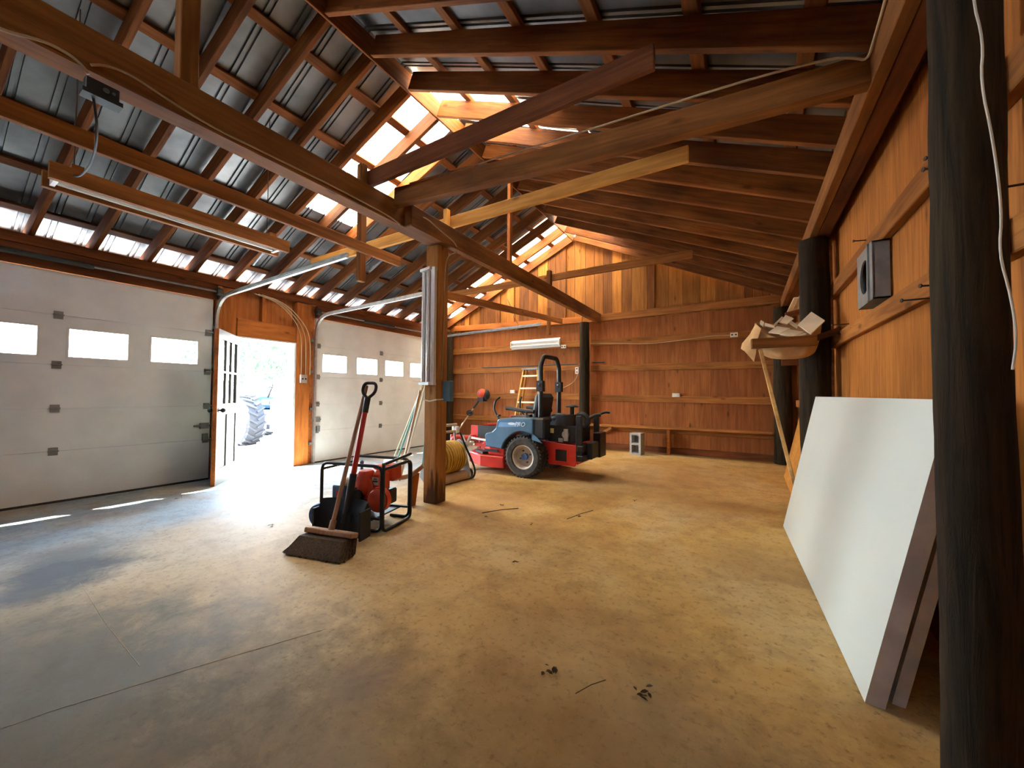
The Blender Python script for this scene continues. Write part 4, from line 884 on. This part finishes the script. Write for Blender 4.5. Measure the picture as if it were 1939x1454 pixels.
# local: x sideways (axle), y depth
for s in (-1,1):
    bm=BM(); prism(bm,[(-.02,.02),(.12,.02),(.20,.08),(.12,.34),(.08,.46),(-.0,.50),(-.08,.46),(-.16,.22),(-.20,.05)],.022,Matrix(((0,0,1,s*.235),(1,0,0,0),(0,1,0,0),(0,0,0,1)))); sp=obj('side_panel',bm,M['plastic_grey'],t,bevel=.006)
    bm=BM()
    for q in ((-.08,.24),(.05,.24)):
        tube(bm,smooth_path([(s*.249,q[0]-.02,q[1]-.10),(s*.249,q[0]+.03,q[1]),(s*.249,q[0]+.045,q[1]+.10)],2),.011,8)
    obj('panel_rib',bm,M['white'],sp,smooth=50)
bm=BM(); cyl(bm,(-.22,0,.30),(.22,0,.30),.07,20); obj('drum',bm,M['plastic_grey'],t)
bm=BM(); rnd=random.Random(2)
for layer,rr in ((0,.115),(1,.15),(2,.182)):
    for k in range(10-layer):
        x=-.18+.041*k+.0205*layer
        pts=[(x+.006*math.sin(a*2+k),(rr+rnd.uniform(-.004,.004))*math.cos(a),.30+(rr+rnd.uniform(-.004,.004))*math.sin(a)) for a in [2*math.pi*i/24 for i in range(24)]]
        tube(bm,pts,.0155,8,closed=True)
obj('hose',bm,M['hose'],t,smooth=60)
bm=BM(); cyl(bm,(-.28,-.10,.065),(.29,-.10,.065),.062,22); obj('roller',bm,M['tan'],t,smooth=40)
bm=BM(); cyl(bm,(.29,-.10,.07),(.32,-.10,.07),.07,22); obj('roller_cap',bm,M['black'],t,smooth=40)
bm=BM(); 
for s in (-1,1): obj('handle_post',(lambda b:(tube(b,[(s*.20,.03,.45),(s*.20,.05,.66)],.012,8),b)[1])(BM()),M['galv_dull'],t)
bm.free()
bm=BM(); cyl(bm,(-.22,.05,.68),(.24,.05,.68),.018,12); cyl(bm,(-.22,.03,.60),(.22,.03,.60),.016,12); obj('handle_bar',bm,M['tan'],t,smooth=40)
bm=BM(); bx(bm,(.19,.0,.58),(.25,.09,.66)); obj('corner_joint',bm,M['white'],t,bevel=.01)
bm=BM(); box(bm,(.26,-.12,.46),(.03,.03,.19),(R(28),0,0)); box(bm,(.265,-.14,.44),(.03,.16,.03),(R(-25),0,0)); box(bm,(.26,-.05,.50),(.03,.03,.1),(R(-30),0,0)); obj('crank_handle',bm,M['white'],t,bevel=.004)
bm=BM(); tube(bm,smooth_path([(.20,-.05,.58),(.22,-.12,.42),(.26,-.19,.25),(.30,-.22,.12),(.29,-.20,.03),(.26,-.17,.03)],3),.0125,10); obj('leader_hose',bm,M['black'],t,smooth=60)
# ------------------------------------------------------------------ slender poles leaning on the post
pl=[((-3.85,3.52),'palegreen','pale green pole, frontmost in the bunch leaning on the post',(-2.735,2.79,1.13)),((-4.05,3.58),'teal','teal pole in the bunch leaning on the post',(-2.735,2.815,1.17)),((-3.95,3.66),'white','white pole in the bunch leaning on the post',(-2.735,2.868,1.20)),((-4.18,3.62),'palegreen','pale green pole standing widest of the bunch leaning on the post',(-2.735,2.842,1.22)),((-3.74,3.44),'tan','tan pole standing closest to the post in the bunch',(-2.735,2.762,1.09)),((-3.66,3.74),'teal','second teal pole of the bunch, nearest the hose reel',(-2.735,2.915,1.15))]
for (x,y),mt,lab,top in pl:
    bm=BM(); p0=Vector((x,y,fz(x)+.006)); p1=Vector(top); tube(bm,[p0,p0.lerp(p1,.5)+Vector((0,0,-.01)),p1],.0115,8); tag(obj('garden_pole',bm,M[mt],None,smooth=50),lab,'pole','poles leaning on the timber post','thing')
board('plank_offcut',(-2.70,2.63,0),(-2.72,2.70,.30),.09,.03,M['jamb'],'short brown plank offcut propped beside the generator','plank',up=(1,0,0))
t=empty('hand_brush',(-2.66,2.46,.28),R(-58),'tan hand brush with white tip lying on the generator end','brush')
bm=BM(); tube(bm,smooth_path([(0,-.02,.02),(.0,.06,.03),(.0,.14,.08),(0,.2,.13)],2),[.016]*4+[.026]*8 if False else .022,10); obj('brush_body',bm,M['tan'],t,smooth=50)
bm=BM(); sphere(bm,(0,-.045,.015),(.026,.03,.024)); obj('brush_tip',bm,M['white'],t,smooth=50)
bm=BM(); vs=bx(bm,(-.13,-.05,0),(.13,.05,.10)); tag(obj('plastic_tub',bm,M['white'],None,Matrix.Translation((-4.85,4.30,fz(-4.85)))@Matrix.Rotation(R(25),4,'Z'),bevel=.02),'small white plastic tub on the floor by the farther garage door','tub',None,'thing')
# ------------------------------------------------------------------ string trimmer and ladder at the back wall
t=empty('string_trimmer',(0,0,0),0,'string trimmer with red engine leaning against the back wall, left of the mower','string trimmer')
P0=Vector((-6.12,7.22,-.08)); P1=Vector((-5.26,7.34,1.05)); d=(P1-P0).normalized()
bm=BM(); tube(bm,[P0,P0.lerp(P1,.72)],.015,10); obj('shaft',bm,M['tan'],t,smooth=50)
bm=BM(); tube(bm,[P0.lerp(P1,.72),P0.lerp(P1,.93)],.024,12); obj('grip_sleeve',bm,M['black'],t,smooth=50)
bm=BM(); c=P0.lerp(P1,.62); tube(bm,[c+Vector((.09*math.cos(a),-.02,.06*math.sin(a)-.0)) for a in [k*math.pi/8 for k in range(16)]],.014,8,closed=True); bx(bm,c-Vector((.05,.03,.03)),c+Vector((.05,.03,.03))); obj('loop_handle',bm,M['black'],t,smooth=50)
bm=BM(); sphere(bm,P1+Vector((0,-.03,.03)),(.115,.10,.115)); obj('engine_cover',bm,M['orange_red'],t,smooth=50)
bm=BM(); sphere(bm,P1+Vector((.09,.02,.0)),(.085,.10,.12)); bx(bm,P1+Vector((-.09,-.09,-.15)),P1+Vector((.07,.08,-.06))); obj('engine_housing',bm,M['blackmat'],t,smooth=50)
bm=BM(); cyl(bm,P1+Vector((-.02,-.13,.05)),P1+Vector((-.02,-.12,.05)),.022,12); obj('starter_knob',bm,M['blue2'],t)
bm=BM(); cyl(bm,P0+Vector((0,0,-.05)),P0+Vector((0,0,.02)),.055,16); box(bm,P0+Vector((.06,0,.0)),(.16,.16,.02),(0,R(-30),0)); obj('trimmer_head',bm,M['black'],t)
t=empty('step_ladder',(-3.98,7.10,0),0,'folded yellow step ladder leaning against the back wall behind the mower','ladder')
def lrail(x0,x1,y0,y1,z0,z1,w):
    bm=BM(); F=frame(Vector((x1-x0,y1-y0,z1-z0)),(0,1,0)); L_=Vector((x1-x0,y1-y0,z1-z0)).length
    m=Matrix.Translation(((x0+x1)/2,(y0+y1)/2,(z0+z1)/2))@F.to_4x4()
    bmesh.ops.create_cube(bm,size=1,matrix=m@Matrix.Diagonal((L_,w,.075,1))); obj('rail',bm,M['yellow'],t,bevel=.004)
lrail(-.36,-.17,0,.24,0,1.62,.035); lrail(.36,.17,0,.24,0,1.62,.035); lrail(-.28,-.13,.10,.28,0,1.60,.03); lrail(.42,.26,.10,.28,0,1.60,.03)
for z in (.30,.60,.90,1.20,1.47):
    k=z/1.62; w=.36-.19*k; bm=BM(); bx(bm,(-w,.24*k-.045,z-.02),(w,.24*k+.03,z+.015)); obj('step',bm,M['white_board'],t,bevel=.003)
bm=BM(); bx(bm,(-.2,.17,1.60),(.2,.35,1.635)); obj('top_cap',bm,M['galv_dull'],t,bevel=.004)
# cinder block
bm=BM()
for a,b in (((-.10,-.095,0),(-.065,.095,.385)),((.065,-.095,0),(.10,.095,.385)),((-.065,-.095,0),(.065,.095,.035)),((-.065,-.095,.175),(.065,.095,.21)),((-.065,-.095,.35),(.065,.095,.385)),((-.065,.07,.035),(.065,.095,.175)),((-.065,.07,.21),(.065,.095,.35))): bx(bm,a,b)
tag(obj('cinder_block',bm,M['concrete_block'],None,Matrix.Translation((-1.68,7.12,0))@Matrix.Rotation(R(-8),4,'Z')),'grey cinder block standing on end under the wall bench','block',None,'thing')
# ------------------------------------------------------------------ right side: panels, prop, bag of boards
def slab(name,bf,bn,tf,tn,th,mat,label,cat,edgemat=None):
    bm=BM(); bf,bn,tf,tn=map(Vector,(bf,bn,tf,tn)); nrm=(bn-bf).cross(tf-bf).normalized()
    if nrm.x<0: nrm=-nrm
    f=[bm.verts.new(p) for p in (bf,bn,tn,tf)]; b=[bm.verts.new(p+nrm*th) for p in (bf,bn,tn,tf)]
    F=[bm.faces.new(f)]; bm.faces.new(b[::-1])
    for i in range(4): bm.faces.new((f[i],f[(i+1)%4],b[(i+1)%4],b[i]))
    bmesh.ops.recalc_face_normals(bm,faces=bm.faces[:])
    me=bpy.data.meshes.new(name); bm.to_mesh(me); bm.free(); me.materials.append(M[mat]); me.materials.append(M[edgemat or mat])
    for p in me.polygons[1:]: p.material_index=1
    o=bpy.data.objects.new(name,me); col.objects.link(o); return tag(o,label,cat,'panels leaning on the right wall','thing')
slab('white_panel',(.25,3.84,.004),(.34,1.787,.004),(.47,3.83,1.055),(.555,1.765,1.045),.052,'foam_face','large white panel leaning against the right wall behind the near log post','panel','foam_edge')
slab('white_panel',(.335,3.6,.004),(.418,1.83,.004),(.545,3.6,1.0),(.627,1.82,1.0),.035,'foam_edge','dull second panel leaning behind the large white panel','panel')
slab('plywood_panel',(.42,6.24,.004),(.40,4.72,.004),(.655,6.2,1.08),(.645,4.72,1.08),.018,'pale','pale plywood sheet leaning on the right wall beyond the canvas bag','panel')
board('prop_stick',(.11,3.90,1.455),(.40,3.93,0.0),.042,.028,M['stick'],'slim pale stick propping up the bracket under the canvas bag','stick',up=(1,0,0))
board('bracket_arm',(.045,3.885,1.505),(.50,3.975,1.515),.045,.085,M['beam'],'timber bracket arm holding up the canvas bag','bracket')
board('bracket_arm',(.30,4.56,1.40),(.66,4.56,1.40),.05,.09,M['brown'],'dark lower bracket arm behind the canvas bag','bracket')
board('bracket_arm',(.48,4.02,1.53),(.665,4.05,1.60),.05,.05,M['brown'],'dark red stub arm from the bag bracket to the middle girt','bracket')
t=empty('canvas_bag',(.315,4.105,1.555),0,'tan canvas bag full of short white boards hanging on the bracket','bag')
bm=BM(); nu,nv=40,14; g=[]
def bagp(a,v):
    rx,ry=.235,.13
    c,s=math.cos(a),math.sin(a)
    rim=Vector((rx*c,ry*s,.07+.085*s+.085*c*c))
    q=Vector((rx*c*.88,ry*s*.9,-.02)).lerp(Vector((0.03,0,-.17)),v**1.3); q.z=-.17*math.sin(v*math.pi/2)+(-.0)
    k=max(0,math.cos(v*math.pi/2))**.6; q.x=rx*c*.92*k+.02*(1-k); q.y=ry*s*.95*k
    t_=min(1,v*1.9); p=rim.lerp(q,t_*t_*(3-2*t_)); p+=Vector((c,s,0))*(.009*math.sin(6*a+1)*math.sin(v*3)); return p
for i in range(nu): g.append([bm.verts.new(bagp(2*math.pi*i/nu,j/nv)) for j in range(nv+1)])
for i in range(nu):
    for j in range(nv): bm.faces.new((g[i][j],g[(i+1)%nu][j],g[(i+1)%nu][j+1],g[i][j+1]))
bmesh.ops.remove_doubles(bm,verts=bm.verts[:],dist=.001); bmesh.ops.solidify(bm,geom=bm.faces[:],thickness=.005)
obj('bag_body',bm,M['canvas'],t,smooth=70)
bm=BM(); fl=[[(-.225,.03,.165),(-.275,.0,.06),(-.335,-.03,-.02),(-.345,-.04,-.07)],[(-.225,-.05,.14),(-.25,-.09,.02),(-.30,-.10,-.06),(-.32,-.11,-.10)],[(-.19,-.10,.09),(-.225,-.125,-.02),(-.235,-.13,-.13),(-.25,-.13,-.20)]]
vv=[[bm.verts.new(p) for p in row] for row in fl]
for i in range(2):
    for j in range(3): bm.faces.new((vv[i][j],vv[i+1][j],vv[i+1][j+1],vv[i][j+1]))
bmesh.ops.subdivide_edges(bm,edges=bm.edges[:],cuts=2,use_grid_fill=True,smooth=.6); bmesh.ops.solidify(bm,geom=bm.faces[:],thickness=.005)
obj('bag_flap',bm,M['canvas'],t,smooth=70)
def quad_board(p,th,label):
    """a small board whose broad face is the parallelogram p0,p1,p2 (+ p3)"""
    p=[Vector(q) for q in p]; c=sum(p,Vector())/4; n=(p[1]-p[0]).cross(p[3]-p[0]).normalized()
    bm=BM(); f=[bm.verts.new(q-c+n*th/2) for q in p]; b=[bm.verts.new(q-c-n*th/2) for q in p]
    bm.faces.new(f); bm.faces.new(b[::-1])
    for i in range(4): bm.faces.new((f[i],f[(i+1)%4],b[(i+1)%4],b[i]))
    tag(obj('trim_board',bm,M['white_board'],None,Matrix.Translation(c)),label,'board','white boards in the canvas bag','thing')
quad_board([(0.486, 4.12, 1.776), (0.563, 4.03, 1.679), (0.458, 3.93, 1.562), (0.383, 4.02, 1.659)],0.012,'large square white board tilted at the right end of the canvas bag')
quad_board([(0.309, 4.15, 1.773), (0.364, 4.13, 1.733), (0.311, 4.08, 1.68), (0.258, 4.1, 1.705)],0.012,'white board leaning at the back middle of the canvas bag')
quad_board([(0.275, 4.14, 1.756), (0.286, 4.14, 1.748), (0.227, 4.08, 1.68), (0.217, 4.08, 1.688)],0.03,'thin white board edge sticking up at the left of the bag')
quad_board([(0.153, 4.08, 1.704), (0.223, 4.06, 1.668), (0.221, 4.05, 1.645), (0.15, 4.07, 1.673)],0.03,'white board lying at the left rim of the bag')
quad_board([(0.237, 4.03, 1.659), (0.327, 4.0, 1.631), (0.255, 3.96, 1.587), (0.174, 3.98, 1.607)],0.012,'front left white board lying in the bag')
quad_board([(0.326, 4.01, 1.621), (0.417, 3.98, 1.588), (0.348, 3.95, 1.555), (0.253, 3.96, 1.58)],0.012,'front middle white board lying in the bag')
quad_board([(0.401, 4.0, 1.586), (0.435, 3.98, 1.571), (0.369, 3.94, 1.544), (0.331, 3.95, 1.554)],0.012,'front right white board lying in the bag')
quad_board([(0.345, 4.12, 1.712), (0.389, 4.08, 1.661), (0.381, 4.06, 1.638), (0.33, 4.1, 1.693)],0.012,'narrow white board end between the two big boards in the bag')
quad_board([(0.123, 4.1, 1.732), (0.147, 4.09, 1.711), (0.14, 4.07, 1.677), (0.114, 4.09, 1.709)],0.03,'small canvas-colored block at the far left rim of the bag')
for k,(x,z) in enumerate(((.44,2.045),(.49,2.07),(.535,2.095),(.58,2.115))):
    board('trim_board',(x,4.75,z),(x,6.1-.1*k,z),.04,.014,M['white_board'],['lowest','second lowest','second highest','highest'][k]+' of four white boards stored high behind the log post','board','white boards stored by the right wall')
board('shelf_bracket',(.40,5.4,1.99),(.69,5.4,2.05),.04,.06,M['brown'],'bracket under the white boards stored high by the right wall','bracket')
board('lath_strip',(.50,1.62,.32),(.615,1.70,.02),.012,.006,M['whitecord'],'thin pale strip lying in the dark gap behind the white panels','strip')
# ------------------------------------------------------------------ litter on the floor
def leafclump(x,y,r,label,seed):
    rnd=random.Random(seed); bm=BM()
    for k in range(rnd.randint(4,7)):
        a=rnd.uniform(0,6.28); d=rnd.uniform(0,r); c=Vector((d*math.cos(a),d*math.sin(a),.005+.006*rnd.random()))
        e=Euler((rnd.uniform(-.3,.3),rnd.uniform(-.3,.3),rnd.uniform(0,6.28))).to_matrix(); s=rnd.uniform(.008,.018)
        pts=[(-1,0),(-.3,.45),(.4,.4),(1,0),(.4,-.4),(-.3,-.45)]
        vs=[bm.verts.new(c+e@Vector((px*s,py*s,.3*s*abs(py)))) for px,py in pts]; bm.faces.new(vs)
    bmesh.ops.solidify(bm,geom=bm.faces[:],thickness=.002)
    tag(obj('leaf_scrap',bm,M['leaf'],None,Matrix.Translation((x,y,fz(x)))),label,'leaf','dry leaf scraps on the floor','thing')
for k,(x,y,r,lab) in enumerate([(-1.49,2.76,.035,'dry leaf clump on the floor in front of the mower, darkest'),(-.95,3.95,.03,'dry leaf scrap on the floor toward the back wall'),(-1.24,3.16,.03,'dry leaf scrap with a bent straw on the floor'),(-1.23,2.10,.025,'small dark leaf scrap in the middle of the floor'),(-.644,1.344,.035,'dry leaf clump in the near middle floor'),(-.315,1.432,.035,'curled dry leaf on the near floor toward the white panel'),(-3.27,1.69,.04,'leaf scrap on the floor left of the broom'),(-2.0,3.1,.03,'leaf scrap on the floor just right of the post'),(-5.3,1.75,.05,'leaf litter bit on the floor by the nearer garage door'),(-1.9,2.72,.025,'leaf scrap beside the thin stick on the floor')]): leafclump(x,y,r,lab,k+20)
for p,q,r,lab in (((-2.0,2.80,.008),(-1.80,3.09,.008),.004,'thin stick lying on the floor near the square post'),((-.52,1.30,.004),(-.45,1.42,.004),.0016,'thin twig lying on the near floor'),((-1.30,3.05,.006),(-1.17,3.33,.03),.003,'bent straw on the floor in front of the mower')):
    bm=BM(); tube(bm,[p,Vector(p).lerp(Vector(q),.5)+Vector((0,0,.006)),q],r,6); tag(obj('twig',bm,M['leaf'],None),lab,'twig','twigs on the floor','thing')
# ------------------------------------------------------------------ yard outside the doorway
t=empty('tractor',(-10.6,5.72,-.2),R(90),'blue tractor with big lugged tyre parked outside the doorway','tractor')
def bigwheel(x,y,z,Rr,w,rim,axis):
    T=Matrix.Translation((x,y,z))@Matrix.Rotation(R(90),4,'Y')
    bm=BM(); h=w/2
    lathe(bm,[(rim,-h*.8),(Rr*.85,-h),(Rr*.95,-h*.8),(Rr*.95,h*.8),(Rr*.85,h),(rim,h*.8)],T,36)
    n=20
    for k in range(n):
        for s in (-1,1):
            a=2*math.pi*(k+(.5 if s>0 else 0))/n
            m=Matrix.Translation((x,y,z))@Matrix.Rotation(a,4,'X')@Matrix.Translation((s*w*.24,0,Rr*.965))@Matrix.Rotation(s*.6,4,'Z')
            bmesh.ops.create_cube(bm,size=1,matrix=m@Matrix.Diagonal((w*.56,Rr*.07,Rr*.08,1)))
    o=obj('tyre',bm,M['tyre_out'],t,smooth=35)
    bm=BM(); lathe(bm,[(rim,-h*.8),(rim*.8,-h*.3),(.001,-h*.3),(.001,h*.3),(rim*.8,h*.3),(rim,h*.8)],T,30); obj('rim',bm,M['white'],o,smooth=40)
bigwheel(.5,-.25,.60,.60,.40,.33,'x'); bigwheel(-1.1,-.25,.60,.60,.40,.33,'x'); bigwheel(.35,1.72,.34,.34,.26,.19,'x'); bigwheel(-.95,1.72,.34,.34,.26,.19,'x')
bm=BM(); bx(bm,(-.62,.35,.80),(.02,1.75,1.22)); obj('hood',bm,M['tractor_blue'],t,bevel=.06)
bm=BM(); bx(bm,(-.55,-.4,.45),(-.05,1.8,.82)); obj('chassis',bm,M['black'],t,bevel=.03)
bm=BM(); box(bm,(.5,-.2,1.27),(.42,.95,.05)); box(bm,(.5,.30,1.12),(.42,.05,.36),(R(-25),0,0)); obj('fender',bm,M['tractor_blue'],t,bevel=.02)
bm=BM(); bx(bm,(-.6,-.35,.95),(0,.1,1.10)); box(bm,(-.3,-.42,1.35),(.5,.10,.55)); obj('seat',bm,M['black'],t,bevel=.03)
bm=BM(); tube(bm,[(-.3,.35,1.15),(-.3,.1,1.5)],.025,8); tube(bm,[(-.3+.18*math.cos(a),.1+.12*math.sin(a),1.5+.10*math.sin(a)) for a in [k*math.pi/8 for k in range(16)]],.018,8,closed=True); obj('steering_wheel',bm,M['black'],t,smooth=50)
bm=BM()
for x in (-.85,.25): tube(bm,round_poly([(x,.5,1.1),(x,1.4,1.15),(x,2.2,.55)],.15,3),.05,8)
obj('loader_arm',bm,M['tractor_blue'],t,smooth=50)
bm=BM(); bx(bm,(-.78,-.80,.32),(.10,-.72,1.10)); bx(bm,(-.78,-.72,.32),(.10,-.45,.36)); obj('carry_box',bm,M['box_out'],t,bevel=.02)
def tree(x,y,h,r,seed,label):
    rnd=random.Random(seed); t=empty('tree',(x,y,-.2),0,label,'tree','trees beyond the yard')
    bm=BM(); tube(bm,[(0,0,0),(.1,.05,h*.4),(0,0,h*.8)],[.16,.12,.05],10); obj('trunk',bm,M['bark'],t,smooth=50)
    bm=BM()
    for k in range(420):
        a=rnd.uniform(0,6.28); u=rnd.uniform(-1,1); q=r*(rnd.random()**.4); c=Vector((q*math.cos(a)*math.sqrt(1-u*u),q*math.sin(a)*math.sqrt(1-u*u),h*.66+q*u*1.1)); e=Euler((rnd.uniform(0,3),rnd.uniform(0,3),rnd.uniform(0,3))).to_matrix(); s=rnd.uniform(.12,.3)
        bm.faces.new([bm.verts.new(c+e@Vector(p)*s) for p in ((-1,0,0),(0,.5,.1),(1,0,0),(0,-.5,.1))])
    obj('crown',bm,M['foliage'],t)
for k,(x,y,h,r,lab) in enumerate([(-27,12,5.5,2.2,'round leafy tree beyond the tractor, left in the doorway'),(-30,16,5.0,2.0,'leafy tree beyond the tractor, right in the doorway'),(-34,13.5,6.5,2.4,'tallest leafy tree behind the two others in the doorway')]): tree(x,y,h,r,k+3,lab)
# ------------------------------------------------------------------ light
w=bpy.data.worlds.new('sky'); scn.world=w; w.use_nodes=True; nt=w.node_tree; bg=nt.nodes['Background']
tc=nd(nt,'ShaderNodeTexCoord'); sx=nd(nt,'ShaderNodeSeparateXYZ'); nt.links.new(tc.outputs['Generated'],sx.inputs[0])
rp=ramp(nt,[(0.,(.98,1.05,1.1)),(.2,(.9,1.,1.1)),(.5,(.5,.66,.9)),(.9,(.3,.46,.8))]); nt.links.new(sx.outputs[2],rp.inputs[0]); nt.links.new(rp.outputs[0],bg.inputs[0]); bg.inputs[1].default_value=SKY
sd=bpy.data.lights.new('sun','SUN'); sd.energy=SUN; sd.angle=R(.6); sd.color=(1,.93,.82); so=bpy.data.objects.new('sun',sd); col.objects.link(so)
so.rotation_euler=Vector((.95,.80,-1.75)).to_track_quat('-Z','Y').to_euler()
def portal(name,loc,sx_,sy_,d):
    l=bpy.data.lights.new(name,'AREA'); l.shape='RECTANGLE'; l.size=sx_; l.size_y=sy_; l.cycles.is_portal=True
    o=bpy.data.objects.new(name,l); col.objects.link(o); o.location=loc; o.rotation_euler=Vector(d).to_track_quat('-Z','Y').to_euler()
portal('doorway_portal',(-6.68,3.17,.85),.9,2.1,(1,0,0))
# ------------------------------------------------------------------ camera
cam=bpy.data.cameras.new('camera'); co=bpy.data.objects.new('camera',cam); col.objects.link(co); scn.camera=co
cam.sensor_fit='HORIZONTAL'; cam.sensor_width=36.; cam.lens=728./1939.*36.; cam.clip_start=.05; cam.clip_end=300
f=728.; vpy,hy,roll=1412.,748.,.007; cx,cy=969.5,727.
yv=Vector((vpy-cx,hy+roll*(vpy-cx)-cy,f)).normalized()
zv=Vector((1,roll,0)).cross(yv).normalized()
if zv.y>0: zv=-zv
xv=yv.cross(zv)
Wm=Matrix((xv,yv,zv))            # image frame (x right, y down, z ahead) -> world
Rm=Wm@Matrix(((1,0,0),(0,-1,0),(0,0,-1)))
co.matrix_world=Matrix.Translation((0,0,1.05))@Rm.to_4x4()
# ------------------------------------------------------------------ view and cycles
vs=scn.view_settings; scn.display_settings.display_device='sRGB'; vs.view_transform='Standard'; vs.look='None'; vs.gamma=1.; vs.exposure=EXPO; vs.use_curve_mapping=False
c=scn.cycles; c.use_denoising=True; c.max_bounces=10; c.diffuse_bounces=6; c.glossy_bounces=4; c.transmission_bounces=6; c.transparent_max_bounces=16; c.sample_clamp_indirect=12.; c.caustics_reflective=False; c.caustics_refractive=False
